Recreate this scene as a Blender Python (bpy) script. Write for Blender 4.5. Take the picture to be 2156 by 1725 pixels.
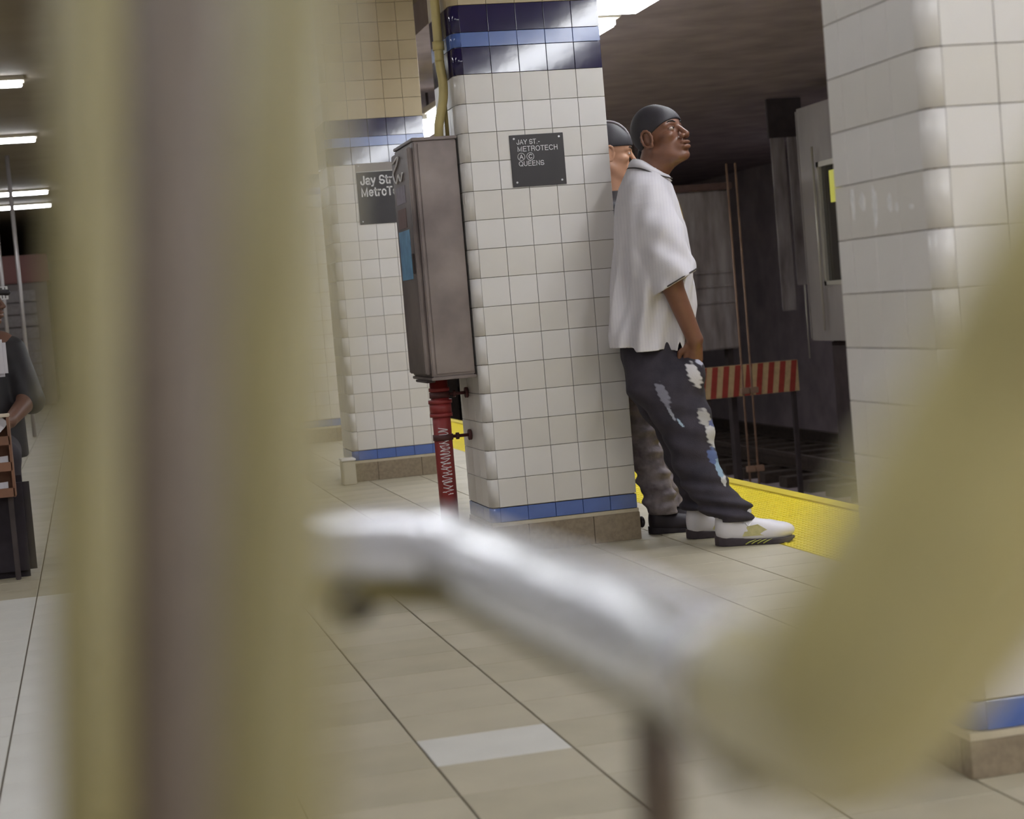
import bpy, bmesh, math, random
import numpy as np
from mathutils import Vector, Matrix
random.seed(7)
for o in list(bpy.data.objects): bpy.data.objects.remove(o)
SC = bpy.context.scene
COL = SC.collection
PI = math.pi

# ------------------------------------------------------------------ camera
cam = bpy.data.cameras.new('camera')
camo = bpy.data.objects.new('camera', cam); COL.objects.link(camo)
_r = Vector((0.96897841, -0.23269826, -0.08326082)); _u = Vector((0.09449673, 0.0375422, 0.99481704)); _f = Vector((0.2283664, 0.97182411, -0.05836681))
camo.matrix_world = Matrix(((_r.x, _u.x, -_f.x, 0.0), (_r.y, _u.y, -_f.y, 0.0), (_r.z, _u.z, -_f.z, 0.9935), (0, 0, 0, 1)))
cam.sensor_width = 36.0; cam.lens = 36.0 * 3759.1 / 2156
cam.clip_start = 0.05; cam.clip_end = 200
cam.dof.use_dof = True; cam.dof.focus_distance = 7.3
cam.dof.aperture_fstop = cam.lens / 1000.0 / 0.0115
SC.camera = camo

# ------------------------------------------------------------------ world and exposure
W = bpy.data.worlds.new('station_air'); SC.world = W; W.use_nodes = True
W.node_tree.nodes['Background'].inputs[0].default_value = (0.55, 0.5, 0.48, 1)
W.node_tree.nodes['Background'].inputs[1].default_value = 0.3
SC.view_settings.view_transform = 'Standard'; SC.view_settings.look = 'None'
SC.view_settings.exposure = 1.08; SC.view_settings.gamma = 1.0
SC.view_settings.use_curve_mapping = False
TUBE = 9.0      # brightness of the fluorescent tubes

# ------------------------------------------------------------------ helpers
def lin(c):
    return tuple(((v/255)/12.92 if v/255 <= .04045 else ((v/255+.055)/1.055)**2.4) for v in c) + (1,)
MATS = {}
def mat(name, c, rough=.5, metal=0, var=0, scale=20, bump=0, bscale=60, c2=None, emit=0, coat=0, spec=.5, stretch=None):
    if name in MATS: return MATS[name]
    m = bpy.data.materials.new(name); m.use_nodes = True; nt = m.node_tree; b = nt.nodes['Principled BSDF']
    b.inputs['Roughness'].default_value = rough; b.inputs['Metallic'].default_value = metal
    b.inputs['Specular IOR Level'].default_value = spec
    b.inputs['Coat Weight'].default_value = coat; b.inputs['Coat Roughness'].default_value = .08
    col = lin(c); b.inputs['Base Color'].default_value = col
    tc = nt.nodes.new('ShaderNodeTexCoord'); src = tc.outputs['Object']
    if stretch:
        mp = nt.nodes.new('ShaderNodeMapping'); mp.inputs['Scale'].default_value = stretch
        nt.links.new(src, mp.inputs[0]); src = mp.outputs[0]
    if var:
        n = nt.nodes.new('ShaderNodeTexNoise'); n.inputs['Scale'].default_value = scale; n.inputs['Detail'].default_value = 6
        nt.links.new(src, n.inputs['Vector'])
        r = nt.nodes.new('ShaderNodeMix'); r.data_type = 'RGBA'
        rp = nt.nodes.new('ShaderNodeMapRange'); rp.inputs[1].default_value = .35; rp.inputs[2].default_value = .68
        nt.links.new(n.outputs['Fac'], rp.inputs[0]); nt.links.new(rp.outputs[0], r.inputs[0])
        cc = lin(c2) if c2 else tuple(v*(1-var) for v in col[:3]) + (1,)
        r.inputs[6].default_value = col; r.inputs[7].default_value = cc
        nt.links.new(r.outputs[2], b.inputs['Base Color'])
    if bump:
        n2 = nt.nodes.new('ShaderNodeTexNoise'); n2.inputs['Scale'].default_value = bscale; n2.inputs['Detail'].default_value = 4
        nt.links.new(src, n2.inputs['Vector'])
        bp = nt.nodes.new('ShaderNodeBump'); bp.inputs['Strength'].default_value = bump; bp.inputs['Distance'].default_value = .004
        nt.links.new(n2.outputs['Fac'], bp.inputs['Height']); nt.links.new(bp.outputs[0], b.inputs['Normal'])
    if emit:
        b.inputs['Emission Color'].default_value = col; b.inputs['Emission Strength'].default_value = emit
    MATS[name] = m; return m
M_WT = mat('white_glaze', (226, 222, 220), .25, var=.05, scale=3, bump=.05, bscale=14)
M_WT2 = mat('white_glaze_warm', (220, 215, 210), .28, var=.06, scale=4, bump=.05, bscale=14)
M_CR = mat('cream_glaze', (190, 172, 138), .35, var=.1, scale=4, bump=.05, bscale=14)
M_NV = mat('navy_glaze', (34, 26, 74), .09, var=.2, scale=8, bump=.10, bscale=9, coat=.4)
M_BL = mat('blue_glaze', (84, 110, 178), .14, var=.12, scale=10, bump=.08, bscale=9, coat=.2)
M_GR = mat('grout', (150, 138, 122), .9, var=.2, scale=40)
M_GRD = mat('floor_grout', (104, 94, 80), .95, var=.25, scale=30)
M_FT = mat('floor_tile_beige', (178, 169, 147), .5, var=.1, scale=5, bump=.1, bscale=50)
M_FT2 = mat('floor_tile_sand', (172, 163, 140), .5, var=.12, scale=5, bump=.1, bscale=50)
M_FT3 = mat('floor_tile_pale', (204, 201, 194), .45, var=.06, scale=6, bump=.1, bscale=50)
M_BASE = mat('base_stone', (150, 134, 112), .6, var=.25, scale=60, bump=.2, bscale=90)
M_YEL = mat('tactile_yellow', (226, 206, 32), .55, var=.12, scale=15)
M_STEEL = mat('worn_steel', (150, 138, 134), .42, metal=.55, var=.28, scale=3.5, bump=.1, bscale=40, c2=(108, 98, 96))
M_DKST = mat('dark_steel', (74, 64, 64), .6, metal=.2, var=.3, scale=9)
M_RED = mat('red_pipe_paint', (150, 52, 52), .45, var=.3, scale=12, bump=.1)
M_CREAMP = mat('cream_conduit_paint', (200, 182, 120), .4, var=.15, scale=12)
M_OLIVE = mat('olive_cream_paint', (192, 181, 130), .28, var=.1, scale=30, bump=.05, bscale=120)  # brightened in colour to make up for weak light on the braces
M_OLIVP = mat('olive_paint_dimmed', (130, 119, 76), .38, var=.12, scale=30, bump=.05, bscale=120)  # same olive paint, dimmed in colour to offset bright light on the posts
M_BROWNP = mat('brown_paint', (106, 92, 80), .5, var=.12, scale=30)
M_RAILW = mat('pale_enamel', (226, 226, 232), .24, metal=.45, var=.04, scale=12, coat=.6)
M_BLACK = mat('sign_black', (44, 38, 40), .35, var=.15, scale=20)
M_WHITE = mat('letter_white', (228, 226, 228), .5)
M_TUN = mat('tunnel_soot', (168, 154, 158), .9, var=.3, scale=2.5, bump=.3, bscale=6)
M_CEIL = mat('ceiling_paint', (150, 138, 122), .8, var=.15, scale=2)
M_GLOW = mat('tube_diffuser', (247, 250, 255), .5, emit=TUBE)
M_HOUS = mat('fixture_housing', (196, 188, 170), .5, var=.1, scale=10)

def link(o, parent=None):
    COL.objects.link(o)
    if parent is not None: o.parent = parent
    return o
def thing(name, label, cat, loc=(0, 0, 0), rotz=0, group=None):
    o = bpy.data.objects.new(name, None); COL.objects.link(o); o.location = loc; o.rotation_euler = (0, 0, rotz)
    o.empty_display_size = .1
    o['label'] = label; o['category'] = cat
    if group: o['group'] = group
    return o
def tag(o, label, cat, group=None):
    o['label'] = label; o['category'] = cat
    if group: o['group'] = group
    return o
def obj(name, bm, m, parent=None, smooth=False):
    me = bpy.data.meshes.new(name)
    if isinstance(bm, bmesh.types.BMesh):
        bmesh.ops.recalc_face_normals(bm, faces=bm.faces[:]); bm.to_mesh(me); bm.free()
    else: me = bm
    if smooth:
        for p in me.polygons: p.use_smooth = True
    for mm in (m if isinstance(m, (list, tuple)) else [m]): me.materials.append(mm)
    return link(bpy.data.objects.new(name, me), parent)
def struct(name, bm, m, parent=None):
    o = obj(name, bm, m, parent); o['kind'] = 'structure'; return o
def stuff(o): o['kind'] = 'stuff'; return o
def B(): return bmesh.new()
def box(bm, x0, x1, y0, y1, z0, z1, mi=0, bev=0):
    r = bmesh.ops.create_cube(bm, size=1, matrix=Matrix.Translation(((x0+x1)/2, (y0+y1)/2, (z0+z1)/2)) @ Matrix.Diagonal((x1-x0, y1-y0, z1-z0, 1)))
    fs = set(f for v in r['verts'] for f in v.link_faces)
    for f in fs: f.material_index = mi
    if bev: bmesh.ops.bevel(bm, geom=list(set(e for v in r['verts'] for e in v.link_edges)), offset=bev, segments=2, affect='EDGES')
    return bm
def bx(*a, **k): return box(B(), *a, **k)
def tube(bm, pts, rad, n=16, caps=True, mi=0):
    pts = [Vector(p) for p in pts]; rs = rad if isinstance(rad, (list, tuple)) else [rad]*len(pts)
    rings = []; prev = None
    for i, p in enumerate(pts):
        t = (pts[min(i+1, len(pts)-1)] - pts[max(i-1, 0)]).normalized()
        if prev is None:
            a = Vector((0, 0, 1)) if abs(t.z) < .9 else Vector((1, 0, 0)); s = t.cross(a).normalized()
        else: s = (prev - t*prev.dot(t)).normalized()
        prev = s; q = t.cross(s)
        rings.append([bm.verts.new(p + (s*math.cos(k*2*PI/n) + q*math.sin(k*2*PI/n))*rs[i]) for k in range(n)])
    for i in range(len(rings)-1):
        for k in range(n):
            f = bm.faces.new((rings[i][k], rings[i][(k+1) % n], rings[i+1][(k+1) % n], rings[i+1][k])); f.material_index = mi; f.smooth = True
    if caps:
        f = bm.faces.new(rings[0][::-1]); f.material_index = mi; f = bm.faces.new(rings[-1]); f.material_index = mi
    return bm
def catmull(pts, n=8):
    P = [Vector(p) for p in pts]; P = [P[0]*2-P[1]] + P + [P[-1]*2-P[-2]]; out = []
    for i in range(1, len(P)-2):
        for k in range(n):
            t = k/n; a, b, c, d = P[i-1], P[i], P[i+1], P[i+2]
            out.append(.5*((2*b)+(c-a)*t+(2*a-5*b+4*c-d)*t*t+(3*b-a-3*c+d)*t**3))
    return out + [P[-2]]
def cyl(bm, p0, p1, r, n=20, r1=None, mi=0): return tube(bm, [p0, p1], [r, r if r1 is None else r1], n, True, mi)
def arc(cx, cy, rx, ry, a0, a1, n=10): return [(cx+rx*math.cos(math.radians(a0+(a1-a0)*k/n)), cy+ry*math.sin(math.radians(a0+(a1-a0)*k/n))) for k in range(n+1)]
GL = {   # monoline letters: width, strokes, cap height 1
 'J': (.56, [[(.46, 1), (.46, .25)] + arc(.25, .25, .21, .25, 0, -180)[1:] + [(.04, .34)]]),
 'A': (.72, [[(.02, 0), (.35, 1), (.68, 0)], [(.13, .33), (.57, .33)]]),
 'Y': (.70, [[(.02, 1), (.34, .45), (.66, 1)], [(.34, .45), (.34, 0)]]),
 'S': (.68, [arc(.33, .75, .26, .25, 15, 180, 8) + arc(.33, .5, .26, .06, 180, 250, 3) + [(.36, .48)] + arc(.33, .27, .29, .2, 70, 0, 5) + arc(.33, .26, .29, .26, 0, -165, 10)]),
 'T': (.62, [[(0, 1), (.60, 1)], [(.30, 1), (.30, 0)]]),
 'M': (.86, [[(.07, 0), (.07, 1), (.41, .08), (.75, 1), (.75, 0)]]),
 'E': (.66, [[(.60, 0), (.08, 0), (.08, 1), (.58, 1)], [(.08, .53), (.54, .53)]]),
 'R': (.72, [[(.08, 0), (.08, 1), (.40, 1)] + arc(.40, .76, .22, .24, 90, -90, 8) + [(.08, .52)], [(.42, .52), (.60, .36), (.64, 0)]]),
 'O': (.82, [arc(.40, .5, .36, .5, 0, 360, 22)]),
 'Q': (.82, [arc(.40, .5, .36, .5, 0, 360, 22), [(.48, .22), (.74, -.04)]]),
 'C': (.76, [arc(.40, .5, .35, .5, 40, 320, 18)]),
 'H': (.74, [[(.08, 0), (.08, 1)], [(.64, 0), (.64, 1)], [(.08, .53), (.64, .53)]]),
 'U': (.74, [[(.08, 1), (.08, .3)] + arc(.36, .3, .28, .3, 180, 360, 10) + [(.64, 1)]]),
 'N': (.74, [[(.08, 0), (.08, 1), (.64, 0), (.64, 1)]]),
 '.': (.26, [[(.10, 0), (.10, .05)]]), '-': (.36, [[(.02, .38), (.28, .38)]]), ' ': (.30, []),
 'a': (.60, [arc(.28, .56, .22, .18, 160, 0, 8) + [(.50, .12), (.56, .02)], [(.50, .42), (.30, .38)] + arc(.24, .20, .20, .19, 90, 270, 8) + [(.36, .03), (.50, .18)]]),
 'y': (.56, [[(.03, .74), (.27, .05)], [(.51, .74), (.27, .02), (.18, -.20), (.04, -.22)]]),
 't': (.36, [[(.15, .95), (.15, .12), (.22, .01), (.32, .02)], [(.01, .72), (.31, .72)]]),
 'r': (.40, [[(.08, 0), (.08, .74)], [(.08, .5), (.16, .68), (.34, .72)]]),
 'e': (.60, [[(.06, .39), (.52, .39)] + arc(.29, .38, .23, .36, 5, 320, 14)]),
 'o': (.62, [arc(.29, .37, .24, .37, 0, 360, 16)]),
 'c': (.56, [arc(.29, .37, .23, .37, 45, 315, 12)]),
 'h': (.60, [[(.08, 0), (.08, 1)], [(.08, .5)] + arc(.29, .5, .21, .24, 160, 0, 8) + [(.50, 0)]]),
}
def text(name, st, cap, width, loc, m, parent, sw=.13, sp=.12, yaw=0):
    adv = sum(GL[c][0]+sp for c in st)-sp; k = width/adv; bm = B(); x = 0
    for c in st:
        w, sts = GL[c]
        for pl in sts:
            P_ = [Vector(((x+px)*k, 0, py*cap)) for px, py in pl]; hw = sw*cap/2; L, R_ = [], []
            for i, p in enumerate(P_):
                a = (P_[i]-P_[i-1]).normalized() if i else None; b = (P_[i+1]-p).normalized() if i < len(P_)-1 else None
                t = (a+b) if a is not None and b is not None else (a if b is None else b)
                if t.length < 1e-4: t = a
                t.normalize(); nrm = Vector((-t.z, 0, t.x)); sc_ = 1
                if a is not None and b is not None: sc_ = min(1.8, 1/max(.3, abs(t.dot(a))))
                e = Vector((0, 0, 0))
                if a is None: e = -t*hw*.9
                if b is None: e = t*hw*.9
                if c == '.' : e = e*1.0
                L.append((p+e+nrm*hw*sc_)); R_.append((p+e-nrm*hw*sc_))
            vv = [[bm.verts.new(q+Vector((0, y, 0))) for q in S_] for S_ in (L, R_) for y in (-.0012, 0)]
            for i in range(len(P_)-1):
                bm.faces.new((vv[0][i], vv[0][i+1], vv[2][i+1], vv[2][i])); bm.faces.new((vv[0][i], vv[1][i], vv[1][i+1], vv[0][i+1])); bm.faces.new((vv[2][i], vv[2][i+1], vv[3][i+1], vv[3][i]))
        x += w+sp
    o = obj(name, bm, m, parent); o.location = loc; return o

# ------------------------------------------------------------------ big structure
PE = 3.19        # platform edge
gr = B(); box(gr, -7, 2.50, -4, 46, -.4, -.004)
box(gr, 2.50, PE-.02, -4, 46, -.4, -.03)
FLOOR = struct('floor', gr, M_GRD)
o = struct('trackbed', bx(PE-.02, 14, -4, 46, -1.45, -1.3), M_TUN)
struct('wall_platform_edge', bx(PE-.1, PE-.02, -4, 46, -1.3, -.07), M_TUN)
struct('ceiling', bx(-7, 2.35, -4, 46, 3.05, 3.2), M_CEIL)
struct('ceiling_track', bx(2.35, 14, -4, 46, 2.85, 3.2), M_TUN)
struct('wall_back', bx(-7, 14, -4.2, -4, -1.4, 3.2), mat('back_wall_tile', (190, 184, 172), .5, var=.1))
struct('wall_left', bx(-7.2, -7, -4, 46, -.4, 3.2), mat('left_wall_tile', (196, 190, 178), .4, var=.1))
struct('wall_far', bx(-7, 2.4, 46, 46.2, -.4, 3.2), mat('far_wall', (132, 112, 104), .6, var=.3, scale=1.2))
struct('wall_tunnel_far', bx(2.4, 14, 46, 46.2, -1.4, 3.2), M_TUN)
struct('wall_right', bx(10.6, 10.8, -4, 46, -1.4, 3.2), M_TUN)

# tile mesh: a slab with softly broken edges, unit width u, height v, facing +n
_tc = {}
def tile_mesh(w, h, d, e, m, key):
    k = (round(w, 4), round(h, 4), round(d, 4), m.name)
    if k in _tc: return _tc[k]
    me = bpy.data.meshes.new('tile')
    v = []
    for (s, zz) in ((0, 0), (0, d-e), (e, d)):
        v += [(-w/2+s, -h/2+s, zz), (w/2-s, -h/2+s, zz), (w/2-s, h/2-s, zz), (-w/2+s, h/2-s, zz)]
    f = [(8, 9, 10, 11)]
    for a in (0, 4):
        for i in range(4): f.append((a+i, a+(i+1) % 4, a+4+(i+1) % 4, a+4+i))
    me.from_pydata(v, [], f); me.materials.append(m); _tc[k] = me; return me
def put_tile(me, loc, rot, parent, name='tile'):
    o = bpy.data.objects.new(name, me); COL.objects.link(o); o.parent = parent; o.location = loc; o.rotation_euler = rot; return o

# floor tiles: nearest seen ones one by one, the rest as one mesh
TX, TY, GX, GY = .3125, .2565, .0048, .0022
xs = [.3465 + TX*i for i in range(-24, 8)]
cells = []
def seen(x, y):
    d = Vector((x, y, -.9935)); w = d.dot(_f)
    if w < .3: return False
    u = 1078+3759*d.dot(_r)/w; v = 862-3759*d.dot(_u)/w
    return -140 < u < 2300 and v < 1900
for i, x in enumerate(xs):
    off = 0 if x > .02 else .14
    x1 = min(x+TX, 2.50)
    if x1-x < .05: continue
    for j in range(-28, 175):
        y = 3.81 + j*TY + off
        if y < -3.9 or y > 45.6: continue
        cells.append((x, x1, y, seen((x+x1)/2, y+TY/2)))
vis = sorted([c for c in cells if c[3]], key=lambda c: c[2])
one = set(vis[:290])
rest_v, rest_f, rest_m = [], [], []
def pick(x, y):
    if abs(x-.659) < .02 and abs(y-3.81) < .02: return 2
    h = (math.sin(x*91.7+y*47.3)*4373.1) % 1
    if x < -.2 and y < 7.1: return 2  # glare on the left floor put into the colour by paler tiles
    return 0 if h < .55 else 1
FM = [M_FT, M_FT2, M_FT3]
for c in cells:
    x, x1, y, s = c; k = pick(x, y); w = x1-x-GX; h = TY-GY
    if c in one:
        put_tile(tile_mesh(w, h, .008, .0012, FM[k], 0), ((x+x1)/2, y+TY/2, -.008), (0, 0, 0), FLOOR)
    else:
        n = len(rest_v); a, b_, c_, d_ = x+GX/2, x1-GX/2, y+GY/2, y+TY-GY/2
        rest_v += [(a, c_, 0), (b_, c_, 0), (b_, d_, 0), (a, d_, 0), (a, c_, -.006), (b_, c_, -.006), (b_, d_, -.006), (a, d_, -.006)]
        rest_f += [(n, n+1, n+2, n+3)] + [(n+4+i, n+4+(i+1) % 4, n+(i+1) % 4, n+i) for i in range(4)]; rest_m += [k]*5
me = bpy.data.meshes.new('tile_field'); me.from_pydata(rest_v, [], rest_f)
for m in FM: me.materials.append(m)
me.polygons.foreach_set('material_index', rest_m)
stuff(link(bpy.data.objects.new('tile_field', me), FLOOR))

# tactile strip along the edge
ts = thing('tactile_strip', 'yellow tactile warning strip with raised domes along the platform edge', 'warning strip', (0, 0, 0))
XA, XB = 2.50, 3.10
pm = {}
y = -3.9; k = 0
def panel(y0, y1): return bx(XA+.003, XB-.003, y0+.002, y1-.002, -.03, 0, bev=.002)
pme = None
for k in range(81):
    y0 = -3.9+k*.61
    if pme is None:
        o = obj('panel', panel(0, .61), M_YEL, ts); pme = o.data
    else: o = link(bpy.data.objects.new('panel', pme), ts)
    o.location = (0, y0, 0)
dv, df = [], []
yy = 5.2
while yy < 20:
    xx = XA+.02
    while xx < XB-.012:
        n = len(dv); r0 = .009
        for r_, z_ in ((r0, 0), (r0*.6, .0045)):
            for q in range(6): dv.append((xx+r_*math.cos(q*PI/3), yy+r_*math.sin(q*PI/3), z_))
        for q in range(6): df.append((n+q, n+(q+1) % 6, n+6+(q+1) % 6, n+6+q))
        df.append(tuple(n+6+q for q in range(6)))
        xx += .0265
    yy += .0305
me = bpy.data.meshes.new('domes'); me.from_pydata(dv, [], df); me.materials.append(M_YEL)
stuff(link(bpy.data.objects.new('domes', me), ts))
obj('edge_band', bx(3.104, PE, -3.9, 45.9, -.06, .004, bev=.004), mat('edge_band_yellow', (214, 192, 48), .5, var=.15, scale=6), ts)

# ------------------------------------------------------------------ tiled pillars
T = .115; ZB = .1884
def rows(ztop):
    L = [(.128, .1864, M_BL)]
    z = ZB
    for i in range(15): L.append((z+i*T, z+(i+1)*T, M_WT if i % 2 else M_WT2))
    z = ZB+15*T
    L += [(z, z+.107, M_NV), (z+.107, z+.165, M_BL), (z+.165, z+.272, M_NV)]; z += .272
    while z < ztop-.02:
        L.append((z, min(z+T, ztop), M_CR)); z += T
    return L
CR = .036     # corner radius of the rounded edge tiles
def corner_mesh(h, m, key):
    k = ('c', round(h, 4), m.name)
    if k in _tc: return _tc[k]
    bm = B(); n = 5; R = CR; rr = []
    for (dr, dz) in ((-.004, 0), (0, .0012), (0, h-.0012), (-.004, h)):
        rr.append([bm.verts.new((-(R+dr)*math.cos(a*PI/2/n), -(R+dr)*math.sin(a*PI/2/n), dz-h/2)) for a in range(n+1)])
    for i in range(3):
        for a in range(n):
            f = bm.faces.new((rr[i][a], rr[i][a+1], rr[i+1][a+1], rr[i+1][a])); f.smooth = True
    me = bpy.data.meshes.new('corner_tile'); bm.to_mesh(me); bm.free(); me.materials.append(m); _tc[k] = me; return me
def pillar(x0, y0, label, dz=0, single=True, zsingle=9, depth=.42, group='tiled pillars along the platform edge'):
    """x0,y0: left side plane and front plane"""
    Wd = .609; g = .0018; dp = .009
    t = thing('tiled_pillar', label, 'pillar', (x0, y0, 0), 0, group)
    x1, y1 = Wd, depth
    zc = 3.05
    core = B(); box(core, dp-.0015+.004, x1-dp+.0015-.004, dp-.0015+.004, y1-dp+.0015, 0, zc)
    obj('core', core, M_GR, t)
    # fill behind the rounded corner
    rest = {}
    def add(w, h, m, loc, rot, z, nm='tile'):
        if single and z < zsingle: put_tile(tile_mesh(w, h, dp, .0009, m, 0), loc, rot, t, nm)
        else:
            b = rest.setdefault(m.name, (B(), m))[0]
            tm = tile_mesh(w, h, dp, .0009, m, 0); n0 = len(b.verts)
            M = Matrix.Translation(loc) @ Matrix.Rotation(rot[2], 4, 'Z') @ Matrix.Rotation(rot[0], 4, 'X')
            vs = [b.verts.new(M @ v.co) for v in tm.vertices]
            for p in tm.polygons: b.faces.new([vs[i] for i in p.vertices])
    nF = 5; fx = x1-nF*T+.002       # first joint of the front
    for (za, zb, m) in rows(zc):
        za += dz; zb += dz; zb = min(zb, zc); h = zb-za-g; zm = (za+zb)/2
        for i in range(nF):
            w = T if i < nF-1 else x1-(fx+i*T)
            add(w-g, h, m, (fx+i*T+w/2, dp, zm), (PI/2, 0, 0), zm)
        # left face (seen): from rounded corner to the back
        if single and zm < zsingle:
            o = put_tile(corner_mesh(h, m, 0), (CR, CR, zm), (0, 0, 0), t, 'corner_tile')
        else:
            b = rest.setdefault(m.name, (B(), m))[0]; cm = corner_mesh(h, m, 0)
            vs = [b.verts.new(v.co+Vector((CR, CR, zm))) for v in cm.vertices]
            for p in cm.polygons: b.faces.new([vs[i] for i in p.vertices])
        yy = CR+.001
        while yy < y1-.03:
            w = min(T, y1-yy)
            add(w-g, h, m, (dp, yy+w/2, zm), (PI/2, 0, -PI/2), zm); yy += T
        # right face and back: as one mesh
        sv = single; 
        yy = .001
        while yy < y1-.03:
            w = min(T, y1-yy); add(w-g, h, m, (x1-dp, yy+w/2, zm), (PI/2, 0, PI/2), 99); yy += T
        for i in range(nF):
            add(T-g, h, m, (fx+i*T+T/2, y1-dp, zm), (PI/2, 0, PI), 99)
    for (b, m) in rest.values(): stuff(obj('tile_field', b, m, t))
    # stone base, a little proud, made of panels
    zt_ = .112+dz
    for (a, b_) in ((-.006, .147), (.149, .418), (.42, x1+.006)):
        obj('base_panel', bx(a, b_, -.006, .03, 0, zt_, bev=.0015), M_BASE, t)
    for (a, b_) in ((.031, .21), (.212, y1+.006)):
        obj('base_panel', bx(-.006, .03, a, b_, 0, zt_, bev=.0015), M_BASE, t)
        obj('base_panel', bx(x1-.03, x1+.006, a, b_, 0, zt_, bev=.0015), M_BASE, t)
    obj('base_cap', bx(-.004, x1+.004, -.004, y1+.004, zt_, .127+dz, bev=.001), mat('base_cap_pale', (200, 188, 164), .6, var=.15), t)
    return t
S = 3.805
PX, PY = 1.513, 6.945
pillar(PX, PY, 'white tiled pillar with the small black sign, two people leaning on its right side', zsingle=2.25)
pillar(PX, PY+S, 'white tiled pillar with the large black sign, standing behind the metal cabinet', zsingle=2.6)
pillar(1.597, PY-S, 'near white tiled pillar at the right, its top and bottom outside the picture', dz=-.0376, zsingle=1.9, depth=.455)
RES = mat('tape_residue', (238, 236, 236), .6, var=.15, scale=60)
RP = bpy.data.objects['tiled_pillar.002'] if 'tiled_pillar.002' in bpy.data.objects else None
rr_ = random.Random(11)
for (yy, zz, hw, hh) in ((3.505, 1.372, .012, .035), (3.46, 1.37, .018, .02), (3.40, 1.355, .012, .05), (3.33, 1.36, .012, .02), (3.30, 1.35, .01, .012), (3.235, 1.345, .014, .006)):
    bm = B(); n = 11; vs = [bm.verts.new((-.0014, yy-(PY-S)+hw*math.cos(2*PI*k/n)*rr_.uniform(.6, 1.1), zz-.225+hh*math.sin(2*PI*k/n)*rr_.uniform(.6, 1.1))) for k in range(n)]
    f = bm.faces.new(vs); bmesh.ops.extrude_face_region(bm, geom=[f]); [setattr(v.co, 'x', -.0002) for v in bm.verts if v in vs]; obj('tape_residue', bm, RES, RP)
for k, l in ((2, 'third tiled pillar along the platform, just behind the one with the large sign'), (3, 'fourth tiled pillar along the platform, far behind the blurred railing'), (4, 'fifth tiled pillar along the platform, farthest behind the blurred railing')):
    pillar(PX, PY+S*k, l, single=False)

# ------------------------------------------------------------------ lights
def edge_light(y0, y1, first, label):
    t = thing('ceiling_light', label, 'light', (3.02, (y0+y1)/2, 2.55), 0, 'platform edge lights'); L = (y1-y0)/2
    obj('diffuser', bx(-.14, .14, -L, L, 0, .05, bev=.012), M_GLOW, t)
    obj('housing', bx(-.17, .17, -L-.015, L+.015, .05, .10, bev=.006), M_HOUS, t)
    for q in (-1, 1): obj('stem', cyl(B(), (0, q*L*.6, .1), (0, q*L*.6, .3), .012, 10), M_DKST, t)
ye = 9.6-1.6*8
i = 0
while ye < 24:
    lab = 'long fluorescent ceiling light above the platform edge beyond the pillars'
    if abs(ye-9.6) < .1: lab = 'bright fluorescent light at the top edge, right of the blue tiled pillar band'
    elif abs(ye-11.2) < .1: lab = 'small slice of a second edge light, just below the brightest one'
    edge_light(ye-1.2, ye, 0, lab); ye += 1.6; i += 1
for (y, lab) in ((-2.6, None), (1.0, None), (3.4, None), (6.2, None), (9.0, None), (14.3, 'topmost of the four thin fluorescent lights at the left edge'), (18.2, 'second from top of the four thin fluorescent lights at the left'), (24.6, 'third from top of the four thin fluorescent lights at the left'), (27.0, 'lowest of the four thin fluorescent lights at the left edge')):
    t = thing('ceiling_light', lab or 'fluorescent light across the platform ceiling outside the picture', 'light', (-1.0, y, 2.98), 0, 'lights across the platform ceiling')
    obj('diffuser', bx(-.72, .72, -.075, .075, 0, .035, bev=.008), M_GLOW, t)
    obj('housing', bx(-.74, .74, -.09, .09, .035, .07, bev=.004), M_HOUS, t)
for y in (0.5, 5.5, 10.5):
    t = thing('ceiling_light', 'fluorescent light across the left ceiling outside the picture', 'light', (-4.2, y, 2.98), 0, 'lights across the platform ceiling')
    obj('diffuser', bx(-.72, .72, -.075, .075, 0, .035, bev=.008), M_GLOW, t)
    obj('housing', bx(-.74, .74, -.09, .09, .035, .07, bev=.004), M_HOUS, t)

for y, x in ((-.5, .25), (-1.4, 1.5), (-3.2, .8), (.9, 1.2), (-3.0, 2.3)):  # unseen lights, added to brighten the railing and give the handrail its highlight
    t = thing('ceiling_light', 'unseen fluorescent light added around the camera to brighten the railing', 'light', (x, y, 2.98), 0, 'lights added around the camera')
    obj('diffuser', bx(-.72, .72, -.075, .075, 0, .035, bev=.008), M_GLOW, t)
    obj('housing', bx(-.74, .74, -.09, .09, .035, .07, bev=.004), M_HOUS, t)
for x, y in ((6.2, 3.5), (6.2, 8.5), (9.6, 13.0), (9.6, 17.5), (9.6, 21.2)):  # unseen lamps, added to lift the dark of the tunnel
    t = thing('added_tunnel_lamp', 'unseen tube lamp added over the tracks to brighten the tunnel, outside the picture', 'light', (x, y, 2.78), 0, 'added tunnel lamps')
    obj('diffuser', bx(-.08, .08, -.6, .6, 0, .035, bev=.008), M_GLOW, t)
    obj('housing', bx(-.10, .10, -.62, .62, .035, .07, bev=.004), M_HOUS, t)
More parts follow.
